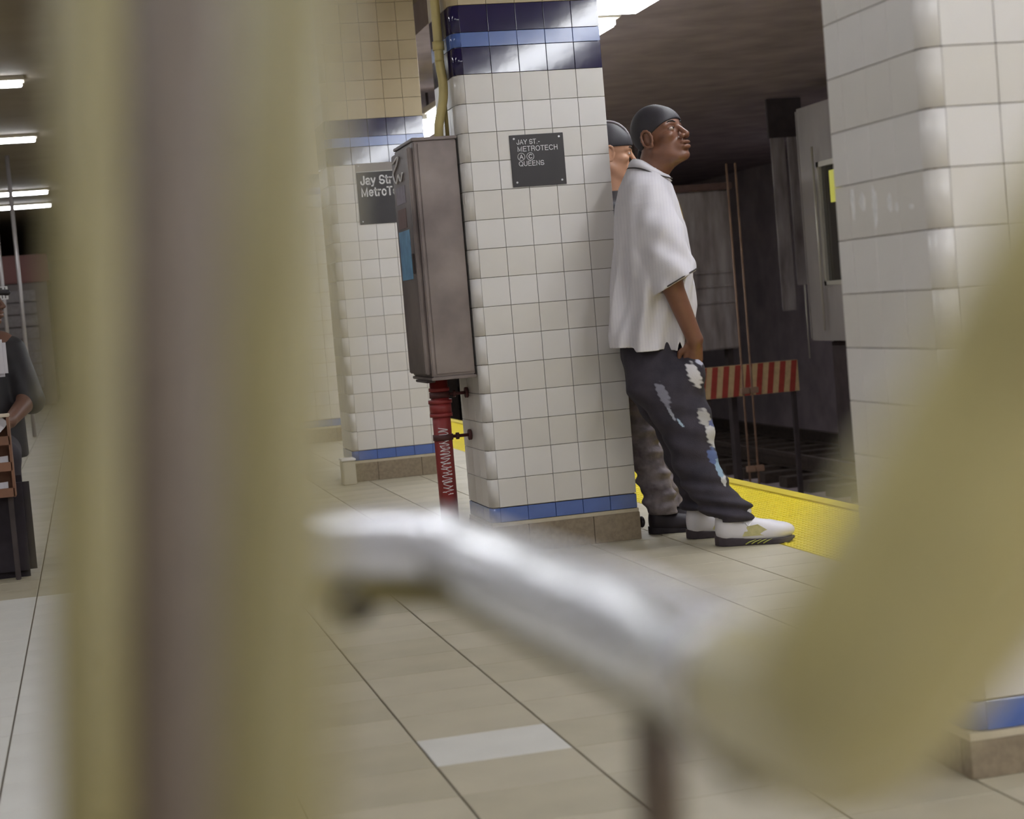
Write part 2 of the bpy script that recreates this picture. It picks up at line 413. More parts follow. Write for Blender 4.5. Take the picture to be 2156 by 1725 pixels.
# ------------------------------------------------------------------ signs
def sign_plate(loc, w, h, label, name='station_sign', strip=False):
    t = thing(name, label, 'sign', loc)
    obj('plate', bx(0, w, -.003, 0, -h, 0, bev=.001), M_BLACK, t)
    if strip:
        obj('top_strip', bx(.0, w, -.004, -.003, -.05, 0), mat('sign_strip', (150, 142, 136), .4), t)
        obj('top_line', bx(.0, w, -.005, -.004, -.053, -.05), M_WHITE, t)
    for sx in (.018, w-.018):
        for sz in (-.015, -h+.018):
            obj('screw', cyl(B(), (sx, -.003, sz), (sx, -.0055, sz), .004, 10), mat('screw_metal', (200, 198, 200), .3, metal=.6), t)
    return t
s = sign_plate((1.712, PY-.0015, 1.664), .222, .206, 'small black sign reading JAY ST METROTECH A C QUEENS on the near pillar')
text('lettering', 'JAY ST.-', .0175, .095, (.029, -.0030, -.0375), M_WHITE, s)
text('lettering', 'METROTECH', .0185, .166, (.030, -.0030, -.0655), M_WHITE, s)
text('lettering', 'QUEENS', .0175, .104, (.031, -.0030, -.1235), M_WHITE, s)
for cx, ch in ((.043, 'A'), (.080, 'C')):
    bm = B()
    ring = [(cx+.0145*math.cos(a*2*PI/36), -.0042, -.0875+.0145*math.sin(a*2*PI/36)) for a in range(37)]
    tube(bm, ring, .0011, 6, False); obj('route_ring', bm, M_WHITE, s)
    text('lettering', ch, .0155, .0145, (cx-.0068, -.0036, -.095), M_WHITE, s, sw=.17)
s = sign_plate((1.682, PY+S-.0015, 1.918), .40, .368, 'large black sign reading Jay Street MetroTech on the pillar behind the cabinet', strip=True)
text('lettering', 'Jay Street', 0.048, .283, (.024, -.0032, -.127), M_WHITE, s, sw=.17)
text('lettering', 'MetroTech', 0.048, .287, (.024, -.0032, -.198), M_WHITE, s, sw=.17)

# ------------------------------------------------------------------ metal cabinet, conduit, standpipe
cb = thing('metal_cabinet', 'tall worn grey metal cabinet hung on the left side of the near pillar', 'cabinet', (1.505, 6.99, .73))
bm = B()
fp = [(-.0, 0), (-.165, 0), (-.165, .5), (0, .5)]
box(bm, -.175, 0, 0, .42, 0, .94, bev=.004)
obj('body', bm, M_STEEL, cb)
obj('front_panel', bx(-.158, -.004, -.006, 0, .012, .93, bev=.002), M_STEEL, cb)
obj('door', bx(-.195, -.175, .03, .40, .012, .92, bev=.004), M_STEEL, cb)
obj('bottom_lip', bx(-.18, .002, -.012, .42, -.012, .0, bev=.002), M_STEEL, cb)
obj('top_lip', bx(-.18, .002, -.010, .42, .94, .952, bev=.002), M_STEEL, cb)
obj('latch', bx(-.202, -.195, .06, .085, .42, .50, bev=.002), M_DKST, cb)
obj('drip_bracket', bx(-.19, -.155, .05, .30, -.022, -.012, bev=.002), M_DKST, cb)
obj('blue_sticker', bx(-.1965, -.195, .12, .36, .40, .60), mat('sticker_blue', (120, 172, 206), .4, var=.4, scale=14, c2=(90, 130, 170)), cb)
obj('brown_sticker', bx(-.1965, -.195, .16, .34, .61, .69), mat('sticker_brown', (120, 92, 88), .5, var=.3, scale=20), cb)
obj('lilac_sticker', bx(-.1965, -.195, .14, .34, .71, .78), mat('sticker_lilac', (150, 140, 152), .5, var=.3, scale=30), cb)
bm = B(); tube(bm, catmull([(-.199, .36, .885), (-.199, .22, .90), (-.199, .27, .87), (-.199, .36, .84), (-.199, .30, .80), (-.199, .24, .83), (-.199, .20, .80), (-.199, .15, .83)], 6), .004, 6)
obj('white_scrawl', bm, M_WHITE, cb)
pc = thing('conduit', 'cream painted conduit bending down the near pillar into the metal cabinet', 'pipe', (1.47, 7.06, 1.68))
pts = [(.012, 0, 1.36), (.012, 0, .42), (.012, 0, .30), (.018, 0, .22), (.012, 0, .15), (-.012, 0, .06), (-.018, 0, 0)]
obj('pipe', tube(B(), catmull(pts, 6), .019, 16), M_CREAMP, pc)
for z in (.62, .35): obj('strap', tube(B(), [(.012, 0, z), (.012, 0, z+.035)], .024, 16), M_CREAMP, pc)
tag(obj('thin_conduit', tube(B(), [(1.495, 7.09, 1.683), (1.495, 7.09, 3.04)], .008, 10), M_CREAMP), 'thin cream conduit running beside the thicker one up the near pillar', 'pipe')
sp = thing('standpipe', 'red painted standpipe with white scrawl under the metal cabinet', 'pipe', (1.392, 7.2, 0))
obj('pipe', cyl(B(), (0, 0, 0), (0, 0, .716), .0375, 28), M_RED, sp)
bm = B()
for z0, z1, r_ in ((.56, .575, .047), (.575, .615, .045), (.615, .63, .049), (.665, .68, .043)): cyl(bm, (0, 0, z0), (0, 0, z1), r_, 24)
obj('coupling', bm, M_RED, sp)
obj('flange', cyl(B(), (0, 0, 0), (0, 0, .02), .06, 24), M_RED, sp)
for z in (.65, .475):
    bm = B(); cyl(bm, (0, 0, z-.012), (0, 0, z+.012), .042, 24)
    cyl(bm, (.03, 0, z), (.112, 0, z), .007, 10); cyl(bm, (.055, 0, z), (.067, 0, z), .014, 8); cyl(bm, (.107, 0, z), (.1185, 0, z), .022, 16)
    obj('wall_clamp', bm, mat('rusty_red', (86, 44, 44), .6, var=.3, scale=40), sp)
rn = random.Random(3); pts = []
for i in range(90):
    z = .24+i*.0031; a = -PI/2 - .1 + .55*math.sin(i*1.25) + rn.uniform(-.12, .12)
    pts.append((.0382*math.cos(a), .0382*math.sin(a), z+rn.uniform(-.004, .004)))
obj('white_scrawl', tube(B(), catmull(pts, 3), .0016, 5), M_WHITE, sp)
bm = B(); cyl(bm, (0, 0, 0), (.018, 0, 0), .012, 14); bmesh.ops.create_uvsphere(bm, u_segments=16, v_segments=10, radius=.024, matrix=Matrix.Translation((.022, 0, 0)) @ Matrix.Diagonal((.55, 1, 1, 1)))
o = tag(obj('rubber_stop', bm, M_BLACK, None, True), 'small black rubber knob low on the right side of the near pillar', 'knob'); o.location = (PX+.612, 6.985, .062)

# ------------------------------------------------------------------ implicit surface modeller (numpy surface nets)
class Vol:
    def __init__(s, lo, hi, h):
        s.lo = np.array(lo, float); s.h = h; s.n = np.ceil((np.array(hi)-s.lo)/h).astype(int)+1
        s.D = np.full(s.n, .5, np.float32)
    def region(s, lo, hi, pad):
        a = np.clip(np.floor((np.array(lo)-pad-s.lo)/s.h).astype(int), 0, s.n); b = np.clip(np.ceil((np.array(hi)+pad-s.lo)/s.h).astype(int)+1, 0, s.n)
        if (b <= a).any(): return None
        g = [s.lo[i]+s.h*np.arange(a[i], b[i], dtype=np.float32) for i in range(3)]
        X, Y, Z = np.meshgrid(*[q.astype(np.float32) for q in g], indexing='ij')
        return tuple(slice(a[i], b[i]) for i in range(3)), X, Y, Z
    def op(s, fn, lo, hi, k=.01, mode='add', pad=None):
        r = s.region(lo, hi, (pad if pad is not None else k+4*s.h))
        if r is None: return
        sl, X, Y, Z = r; d = fn(X, Y, Z).astype(np.float32); D = s.D[sl]
        if mode == 'add':
            if k: hh = np.maximum(k-np.abs(D-d), 0)/k; s.D[sl] = np.minimum(D, d)-hh*hh*k*.25
            else: s.D[sl] = np.minimum(D, d)
        elif mode == 'sub':
            d = -d
            if k: hh = np.maximum(k-np.abs(D-d), 0)/k; s.D[sl] = np.maximum(D, d)+hh*hh*k*.25
            else: s.D[sl] = np.maximum(D, d)
    def ell(s, c, r, k=.01, mode='add', R=None):
        c = np.array(c, float); r = np.array(r, float)
        def fn(X, Y, Z):
            P = [X-c[0], Y-c[1], Z-c[2]]
            if R is not None: P = [sum(R[j][i]*P[j] for j in range(3)) for i in range(3)]
            k0 = np.sqrt(sum((P[i]/r[i])**2 for i in range(3)))+1e-6; k1 = np.sqrt(sum((P[i]/r[i]**2)**2 for i in range(3)))+1e-6
            return k0*(k0-1)/k1
        m = r.max() if R is not None else r
        s.op(fn, c-m, c+m, k, mode)
    def cap(s, p0, p1, r0, r1, k=.01, mode='add'):
        p0 = np.array(p0, float); p1 = np.array(p1, float); m = max(r0, r1)
        def fn(X, Y, Z):
            d = p1-p0; L = d@d; t = np.clip(((X-p0[0])*d[0]+(Y-p0[1])*d[1]+(Z-p0[2])*d[2])/L, 0, 1)
            return np.sqrt((X-p0[0]-t*d[0])**2+(Y-p0[1]-t*d[1])**2+(Z-p0[2]-t*d[2])**2)-(r0+(r1-r0)*t)
        s.op(fn, np.minimum(p0, p1)-m, np.maximum(p0, p1)+m, k, mode)
    def mesh(s, name, xf=None):
        D = s.D; n = D.shape; sg = D < 0
        c = np.zeros((n[0]-1, n[1]-1, n[2]-1), np.uint8)
        for dx in (0, 1):
            for dy in (0, 1):
                for dz in (0, 1): c += sg[dx:n[0]-1+dx, dy:n[1]-1+dy, dz:n[2]-1+dz]
        act = (c > 0) & (c < 8); idx = np.argwhere(act); vid = np.full(act.shape, -1, np.int32); vid[act] = np.arange(len(idx))
        acc = np.zeros((len(idx), 3)); cnt = np.zeros(len(idx))
        cor = {}
        def val(o): return D[idx[:, 0]+o[0], idx[:, 1]+o[1], idx[:, 2]+o[2]]
        for o in [(a, b, e) for a in (0, 1) for b in (0, 1) for e in (0, 1)]: cor[o] = val(o)
        for o in cor:
            for ax in range(3):
                if o[ax] == 0:
                    q = list(o); q[ax] = 1; q = tuple(q); a, b = cor[o], cor[q]; m = (a < 0) != (b < 0)
                    t = np.where(m, a/np.where(m, a-b, 1), 0); p = np.array(o, float)[None].repeat(len(idx), 0); p[:, ax] += t
                    acc[m] += p[m]; cnt[m] += 1
        V = (idx+acc/cnt[:, None])*s.h+s.lo
        F = []
        for ax in range(3):
            a1, a2 = (ax+1) % 3, (ax+2) % 3
            A = [slice(1, -1)]*3; A[ax] = slice(0, n[ax]-1); Bq = [slice(1, -1)]*3; Bq[ax] = slice(1, n[ax])
            ch = sg[tuple(A)] != sg[tuple(Bq)]; e = np.argwhere(ch)
            st = np.ones(3, int); st[ax] = 0; e = e+st; ins = sg[e[:, 0], e[:, 1], e[:, 2]]
            u = np.zeros(3, int); v = np.zeros(3, int); u[a1] = 1; v[a2] = 1
            g = lambda q: vid[q[:, 0], q[:, 1], q[:, 2]]
            Q = np.stack([g(e-u-v), g(e-v), g(e), g(e-u)], 1); Q[~ins] = Q[~ins][:, ::-1]; F.append(Q)
        F = np.concatenate(F); F = F[(F >= 0).all(1)]
        if xf is not None: V = xf(V)
        me = bpy.data.meshes.new(name); me.vertices.add(len(V)); me.vertices.foreach_set('co', V.astype(np.float32).ravel())
        me.loops.add(len(F)*4); me.loops.foreach_set('vertex_index', F.astype(np.int32).ravel()); me.polygons.add(len(F))
        me.polygons.foreach_set('loop_start', np.arange(len(F), dtype=np.int32)*4); me.polygons.foreach_set('loop_total', np.full(len(F), 4, np.int32))
        me.polygons.foreach_set('use_smooth', np.ones(len(F), bool)); me.update(); me.validate(); return me
def rotm(ry, rz):   # pitch up by ry, turn by rz about z
    cy, sy, cz, sz = math.cos(ry), math.sin(ry), math.cos(rz), math.sin(rz)
    Ry = np.array([[cy, 0, -sy], [0, 1, 0], [sy, 0, cy]]); Rz = np.array([[cz, -sz, 0], [sz, cz, 0], [0, 0, 1]]); return Rz @ Ry

class Head:
    """adds a head to a volume; local frame x forward, y left, z up, origin between ears at eye height"""
    def __init__(s, V, o, pitch, yaw, sc): s.V, s.o, s.R, s.sc = V, np.array(o, float), rotm(pitch, yaw), sc
    def p(s, q): return s.o+s.R @ (np.array(q, float)*s.sc)
    def e(s, c, r, k=.01, mode='add', tilt=None):
        R = s.R if tilt is None else s.R @ tilt
        s.V.ell(s.p(c), np.array(r)*s.sc, k*s.sc, mode, R)
    def c(s, a, b, r0, r1, k=.008, mode='add'): s.V.cap(s.p(a), s.p(b), r0*s.sc, r1*s.sc, k*s.sc, mode)
    def build(s):
        s.e((-.008, 0, .035), (.086, .073, .086)); s.e((.045, 0, .03), (.046, .06, .055), .02)
        s.e((.03, 0, -.045), (.055, .054, .068), .02)
        for q in (-1, 1):
            s.c((-.005, q*.052, -.055), (.06, q*.022, -.098), .016, .015, .02)
            s.e((.056, q*.04, -.022), (.026, .02, .017), .015)
            s.c((.082, q*.008, .020), (.066, q*.046, .018), .010, .009, .01)
        s.e((.074, 0, -.1), (.019, .022, .017), .015)
        s.e((.078, 0, -.066), (.022, .028, .024), .015)
        for q in (-1, 1):
            s.e((.092, q*.03, .001), (.016, .017, .0105), .01, 'sub')
            s.e((.0725, q*.0305, .0), (.0125, .0135, .0125), .002)
        s.c((.086, 0, .008), (.112, 0, -.034), .0075, .0105, .01); 
        for q in (-1, 1):
            s.e((.1, q*.0135, -.038), (.012, .0095, .0085), .005); s.e((.106, q*.008, -.047), (.006, .0045, .004), .002, 'sub')
        s.e((.097, 0, -.0605), (.011, .026, .0075), .004); s.e((.094, 0, -.0765), (.0125, .022, .0085), .004)
        s.e((.104, 0, -.0685), (.014, .023, .0016), .002, 'sub')
        s.e((.09, 0, -.088), (.006, .018, .003), .005, 'sub')
        for q in (-1, 1):     # ears: dish with a rim and a lobe
            pts = [(-.002+.020*math.cos(a), q*(.077+.008*abs(math.sin(a/2))), -.006+.031*math.sin(a)) for a in [x*PI/6 for x in range(-2, 10)]]
            for i in range(len(pts)-1): s.c(pts[i], pts[i+1], .0042, .0042, .004)
            s.e((-.004, q*.074, -.006), (.018, .006, .028), .004); s.e((.002, q*.083, -.006), (.010, .006, .015), .003, 'sub')
            s.e((.006, q*.077, -.034), (.008, .005, .009), .005); s.c((.012, q*.074, -.012), (.014, q*.074, -.002), .005, .005, .003)
    def durag(s, V2, plane, off=.005):
        a, b = plane
        R = s.R; o = s.o; sc = s.sc
        def fn(X, Y, Z):
            P = [X-o[0], Y-o[1], Z-o[2]]; L = [sum(R[j][i]*P[j] for j in range(3))/sc for i in range(3)]
            def el(c, r):
                q = [(L[i]-c[i]) for i in range(3)]; k0 = np.sqrt(sum((q[i]/r[i])**2 for i in range(3)))+1e-6; k1 = np.sqrt(sum((q[i]/r[i]**2)**2 for i in range(3)))+1e-6; return k0*(k0-1)/k1
            d1 = el((-.008, 0, .035), (.086, .073, .086)); d2 = el((.045, 0, .03), (.046, .06, .055)); k = .02
            h = np.maximum(k-np.abs(d1-d2), 0)/k; d = np.minimum(d1, d2)-h*h*k/4-off-.0012*np.abs(np.sin(L[1]*30+L[0]*8))*(1)
            pl = (a+b*L[0]-.8*np.maximum(-L[0]-.03, 0))-L[2]
            seam = np.exp(-(L[1]/.0018)**2)*.0012
            return np.maximum(d-seam, pl)*sc
        V2.op(fn, s.o-.16, s.o+.16, 0)
def arm_hand(V, sh, el, wr, palm_dir, side, r=(.052, .044, .030)):
    V.cap(sh, el, r[0], r[1], .03); V.cap(el, wr, r[1], r[2], .02)
    d = np.array(palm_dir, float); d /= np.linalg.norm(d); w = np.array(wr, float); sd = np.array(side, float); sd -= d*(sd@d); sd /= np.linalg.norm(sd); nn = np.cross(d, sd)
    V.cap(w, w+d*.075, .026, .022, .015); 
    for i, (off, ln) in enumerate(((-.030, .068), (-.010, .078), (.010, .072), (.028, .056))):
        b = w+d*.075+sd*off; V.cap(w+d*.03+sd*off*.7, b, .013, .0105, .01)
        m = b+d*ln*.5+nn*.006; V.cap(b, m, .0092, .0085, .003); V.cap(m, m+d*ln*.42+nn*.016, .0085, .007, .002)
    b = w+d*.02-sd*.022; m = b+d*.035-sd*.03; V.cap(b, m, .014, .011, .008); V.cap(m, m+d*.034-sd*.004, .010, .008, .003)

# loft along z with elliptical sections
def loft_fn(S_, wob=None, ex=2.4):
    S_ = sorted(S_); z = [q[0] for q in S_]; ca, cb, ra, rb = [[q[i] for q in S_] for i in (1, 2, 3, 4)]
    def fn(X, Y, Z):
        A = np.interp(Z, z, ca); Bc = np.interp(Z, z, cb); Ra = np.interp(Z, z, ra); Rb = np.interp(Z, z, rb)
        if wob is not None: w = wob(X-A, Y-Bc, Z)
        else: w = 0
        q = (np.abs((X-A)/Ra)**ex+np.abs((Y-Bc)/Rb)**ex)**(1/ex)
        return np.maximum((q-1)*np.minimum(Ra, Rb)*.9-w, np.maximum(Z-z[-1], z[0]-Z))
    lo = (min(a-r for a, r in zip(ca, ra))-.02, min(a-r for a, r in zip(cb, rb))-.02, z[0]); hi = (max(a+r for a, r in zip(ca, ra))+.02, max(a+r for a, r in zip(cb, rb))+.02, z[-1])
    return fn, lo, hi

# local person frame: x = image right and a little nearer, y = away from camera, z up (right handed)
YAWP = -math.atan2(.309, .951)
def person(label, loc): return thing('person', label, 'person', loc, YAWP)

SKIN = mat('skin_dark', (124, 84, 66), .42, var=.12, scale=30, bump=.05, bscale=300)
SKIN2 = mat('skin_tan', (196, 148, 118), .45, var=.1, scale=30)
DENIM = mat('denim_black', (58, 52, 62), .85, var=.3, scale=14, bump=.35, bscale=220, c2=(40, 36, 46))
DENIM2 = mat('denim_grey', (150, 140, 144), .85, var=.45, scale=18, bump=.35, bscale=200, c2=(96, 86, 92))
SHIRT = mat('shirt_white', (212, 208, 214), .8, var=.05, scale=8, bump=.15, bscale=300)
CLOTHB = mat('cloth_black', (36, 32, 36), .55, var=.2, scale=20, bump=.15, bscale=200)
TRIM = mat('trim_charcoal', (62, 54, 54), .7)
def sneaker(parent, loc, rz, upper, sole, panelm, accent, sc=1.0, plain=False):
    """shoe pointing +x with its heel at the origin"""
    V = Vol((-.02, -.07, -.01), (.33, .07, .20), .0035)
    V.cap((.045, 0, .05), (.05, 0, .115), .038, .038, .02)
    V.cap((.06, 0, .075), (.20, 0, .052), .046, .036, .03)
    V.ell((.232, 0, .046), (.070, .045, .034), .025); V.ell((.15, 0, .038), (.12, .043, .03), .02)
    V.cap((.10, 0, .095), (.128, 0, .125), .022, .018, .012)
    V.cap((.055, 0, .13), (.06, 0, .2), .028, .03, .006, 'sub')
    up = V.mesh('upper'); M = Matrix.Translation(loc) @ Matrix.Rotation(rz, 4, 'Z') @ Matrix.Scale(sc, 4)
    u = obj('shoe', up, upper, parent); u.matrix_local = M
    V = Vol((-.02, -.07, -.01), (.33, .07, .06), .0035)
    def sole_fn(X, Y, Z):
        w = np.interp(X, [0, .015, .04, .08, .15, .22, .265, .29, .303], [.008, .028, .038, .041, .040, .049, .043, .028, .006])
        top = np.interp(X, [0, .05, .14, .2, .26, .28, .3], [.040, .034, .026, .022, .022, .025, .022])
        bot = np.interp(X, [0, .03, .24, .28, .3], [.003, 0, 0, .004, .016])
        return np.maximum(np.maximum(np.abs(Y)-w, np.maximum(-X, X-.301)), np.maximum(Z-top, bot-Z))*.8
    V.op(sole_fn, (0, -.06, 0), (.305, .06, .045), 0)
    so = obj('sole', V.mesh('sole'), sole, u)
    if plain: return u
    for q in (-1, 1):
        bm = B(); pts = [(.105, .036), (.125, .072), (.165, .078), (.205, .052), (.185, .036)]
        vs = []
        for yy in (.0395, .0455):
            vs.append([bm.verts.new((x, q*(yy-.000-(.004 if z > .06 else 0)), z)) for x, z in pts])
        bm.faces.new(vs[0]); bm.faces.new(vs[1][::-1])
        for i in range(5): bm.faces.new((vs[0][i], vs[0][(i+1) % 5], vs[1][(i+1) % 5], vs[1][i]))
        obj('side_panel', bm, panelm, u)
        bm = B()
        for i in range(4): tube(bm, [(.115+i*.022, q*.0445, .006), (.13+i*.022, q*.0455, .014), (.155+i*.02, q*.0465, .0215)], [.0025, .0022, .0008], 6)
        obj('sole_flame', bm, accent, u)
    bm = B()
    for i in range(5):
        x = .125+i*.022; z = .107-i*.0095; tube(bm, [(x, -.022, z-.012), (x+.004, 0, z), (x, .022, z-.012)], .0032, 6)
    tube(bm, catmull([(.125, 0, .112), (.115, -.03, .10), (.13, -.042, .075), (.15, -.02, .095)], 5), .0026, 6)
    obj('lace', bm, M_WHITE, u)
    obj('tongue_tab', bx(.120, .140, -.013, .013, .12, .146, bev=.004), CLOTHB, u)
    return u

# ------------------------------------------------------------------ man in the white shirt
# y_local = -b (b: towards the camera)
man = person('person in white short sleeved shirt, black head wrap and dark distressed jeans, leaning back', (2.30, 6.64, 0))
BY = .10   # upper body sits this far back
V = Vol((-.30, -.20, .55), (.10, .42, 1.74), .0032)
V.cap((-.145, BY, .85), (-.14, BY, 1.0), .11, .11, .03); V.cap((-.14, BY, 1.05), (-.14, BY, 1.28), .10, .11, .05)
V.cap((-.14, BY-.11, 1.345), (-.14, BY+.11, 1.345), .052, .052, .04); V.cap((-.14, BY, 1.25), (-.125, BY, 1.42), .10, .06, .05)
V.cap((-.12, BY, 1.40), (-.078, BY, 1.56), .060, .050, .03)
H = Head(V, (-.060, BY, 1.600), math.radians(18), -math.radians(34), 1.09)
H.build()
V.cap(H.p((.015, 0, -.07)), (-.10, BY, 1.46), .045, .056, .03)
arm_hand(V, (-.132, BY-.145, 1.33), (-.062, BY-.24, 1.03), (.014, BY-.20, .80), (-.16, .30, -1), (1, 0, 0), r=(.05, .042, .031))
arm_hand(V, (-.132, BY+.145, 1.33), (-.10, BY+.22, 1.05), (-.02, BY+.19, .80), (.12, -.3, -1), (1, 0, 0), r=(.05, .042, .031))
def clear_pillar(V, base, m=.008):
    g = [V.lo[i]+V.h*np.arange(V.n[i]) for i in range(3)]; X, Y = np.meshgrid(g[0].astype(np.float32), g[1].astype(np.float32), indexing='ij')
    c_, s_ = math.cos(YAWP), math.sin(YAWP); WX = base[0]+X*c_-Y*s_; WY = base[1]+X*s_+Y*c_
    pl = np.maximum(np.maximum(WX-(PX+.609+m), (PY-m)-WY), WY-(PY+.43)); V.D = np.maximum(V.D, -pl[:, :, None]).astype(np.float32)
clear_pillar(V, (2.30, 6.64), .03)
hd = obj('body', V.mesh('body'), SKIN, man)
# eyes, brows, lips
EW = mat('eye_white', (176, 160, 152), .25); IR = mat('iris_brown', (34, 22, 20), .15)
def eyes(Hd, par, browm):
    for q in (-1, 1):
        bm = B(); R = Matrix([list(r) for r in Hd.R]).to_4x4()
        bmesh.ops.create_uvsphere(bm, u_segments=16, v_segments=10, radius=.0118*Hd.sc, matrix=Matrix.Translation(Hd.p((.0785, q*.0305, -.0005))) @ R @ Matrix.Diagonal((.75, 1.15, .58, 1)))
        e = obj('eye', bm, EW, par, True)
        bm = B(); bmesh.ops.create_uvsphere(bm, u_segments=12, v_segments=8, radius=.0048*Hd.sc, matrix=Matrix.Translation(Hd.p((.0868, q*.0305+.0015, .0005))) @ R @ Matrix.Diagonal((.4, 1, 1, 1)))
        obj('iris', bm, IR, e, True)
        bm = B(); tube(bm, [tuple(Hd.p((x, q*y, z))) for x, y, z in ((.0815, .017, -.001), (.0865, .025, .0062), (.084, .036, .0068), (.074, .0455, .001))], [.0012, .0019, .0019, .001], 8)
        obj('eyelid', bm, browm[1], par)
        bm = B(); tube(bm, [tuple(Hd.p((x, q*y, z))) for x, y, z in ((.0925, .014, .020), (.091, .026, .0255), (.083, .038, .0265), (.072, .05, .021))], [.0022, .0032, .0028, .001], 8)
        obj('eyebrow', bm, browm[0], par)
eyes(H, man, (mat('brow_hair', (30, 24, 22), .9), SKIN))
V = Vol((-.30, -.06, 1.50), (.10, .26, 1.77), .003)
H.durag(V, (.004, .32))
o = obj('head_wrap', V.mesh('head_wrap'), mat('durag_black', (46, 42, 48), .62, bump=.1, bscale=200), man)
# knot and tail behind
bm = B(); kb = [H.p((-.088, 0, -.005)), H.p((-.094, -.012, -.03)), H.p((-.088, -.016, -.06))]
tube(bm, [tuple(p) for p in kb], [.012, .014, .004], 10); obj('wrap_tail', bm, MATS['durag_black'], man)
# jeans
def foldy(X, Y, Z): return .004*np.sin(Z*70+X*22)*np.clip((.75-Z)*2, 0, 1)+.003*np.sin(Z*38-X*30+Y*20)+.006*np.sin(Z*120+X*25+Y*12)*np.clip((.30-Z)*6, 0, 1)
V = Vol((-.34, -.30, .03), (.26, .36, .90), .0045)
nl = [(.86, -.14, .05, .115, .10), (.78, -.135, .03, .13, .11), (.70, -.118, .0, .15, .118), (.62, -.115, -.025, .15, .115), (.53, -.07, -.05, .125, .10), (.44, -.04, -.07, .10, .09), (.35, -.025, -.085, .09, .085), (.27, -.005, -.10, .088, .08), (.20, .035, -.115, .095, .078), (.14, .088, -.125, .095, .075), (.095, .10, -.13, .078, .072)]
fl = [(.86, -.15, .18, .125, .11), (.74, -.15, .17, .13, .12), (.60, -.145, .165, .12, .105), (.52, -.125, .155, .10, .09), (.45, -.085, .15, .085, .08), (.35, -.06, .14, .083, .078), (.25, -.035, .13, .078, .072), (.17, -.015, .125, .068, .066), (.118, -.02, .125, .062, .062)]
for S_ in (nl, fl):
    fn, lo, hi = loft_fn(S_, foldy, 2.2); V.op(fn, lo, hi, .02)
V.cap((-.14, .04, .80), (-.14, .17, .80), .12, .12, .03)
V.ell((-.005, -.075, .67), (.05, .045, .07), .03)          # pocket pushed out by the hand
fn, lo, hi = loft_fn([(.05, .09, -.13, .062, .06), (.16, .09, -.125, .085, .06)]); V.op(fn, lo, (hi[0], hi[1], .125), 0, 'sub', pad=.0)
clear_pillar(V, (2.30, 6.64))
jm = V.mesh('jeans')
# painted and worn patches as a colour attribute
PATCH = [(.022, .735, .018, .035, .3, (196, 196, 214)), (.0, .665, .022, .05, .38, (214, 210, 214)), (.025, .50, .022, .035, .35, (176, 172, 170)), (.05, .425, .020, .045, .2, (206, 204, 208)), (-.125, .60, .018, .05, .4, (130, 128, 140)), (-.10, .53, .006, .035, .45, (156, 158, 172)), (-.065, .485, .005, .02, .6, (170, 190, 210)),
         (.045, .35, .018, .03, .2, (96, 112, 160)), (.068, .30, .012, .04, .25, (150, 176, 200)), (.055, .47, .012, .02, .1, (96, 104, 150)), (.082, .255, .010, .02, .2, (206, 206, 210))]
nv = len(jm.vertices); co = np.empty(nv*3, np.float32); jm.vertices.foreach_get('co', co); co = co.reshape(-1, 3)
base = np.array(lin((255, 255, 255))[:3]); colr = np.zeros((nv, 4), np.float32)
for (a, z, ra, rz, tl, c) in PATCH:
    dx = co[:, 0]-a; dz = co[:, 2]-z; u = dx*math.cos(tl)+dz*math.sin(tl); w = -dx*math.sin(tl)+dz*math.cos(tl)
    q = (u/ra)**2+(w/rz)**2+.28*np.sin(dz*330+dx*90)+.22*np.sin(dx*230+dz*110)
    m = (q < 1.5) & (co[:, 1] < np.interp(co[:, 2], [.2, .7], [-.10, .02]))
    al = np.clip((1.35-q)*1.6, 0, .88); m &= al > colr[:, 3]
    colr[m, :3] = np.array(lin(c)[:3]); colr[m, 3] = al[m]
ca = jm.color_attributes.new('paint', 'FLOAT_COLOR', 'POINT'); ca.data.foreach_set('color', colr.ravel())
JD = DENIM.copy(); JD.name = 'denim_black_painted'; nt = JD.node_tree; b = nt.nodes['Principled BSDF']
src = b.inputs['Base Color'].links[0].from_socket; at = nt.nodes.new('ShaderNodeAttribute'); at.attribute_name = 'paint'
mx = nt.nodes.new('ShaderNodeMix'); mx.data_type = 'RGBA'; nt.links.new(at.outputs['Alpha'], mx.inputs[0]); nt.links.new(src, mx.inputs[6]); nt.links.new(at.outputs['Color'], mx.inputs[7]); nt.links.new(mx.outputs[2], b.inputs['Base Color'])
obj('jeans', jm, JD, man)
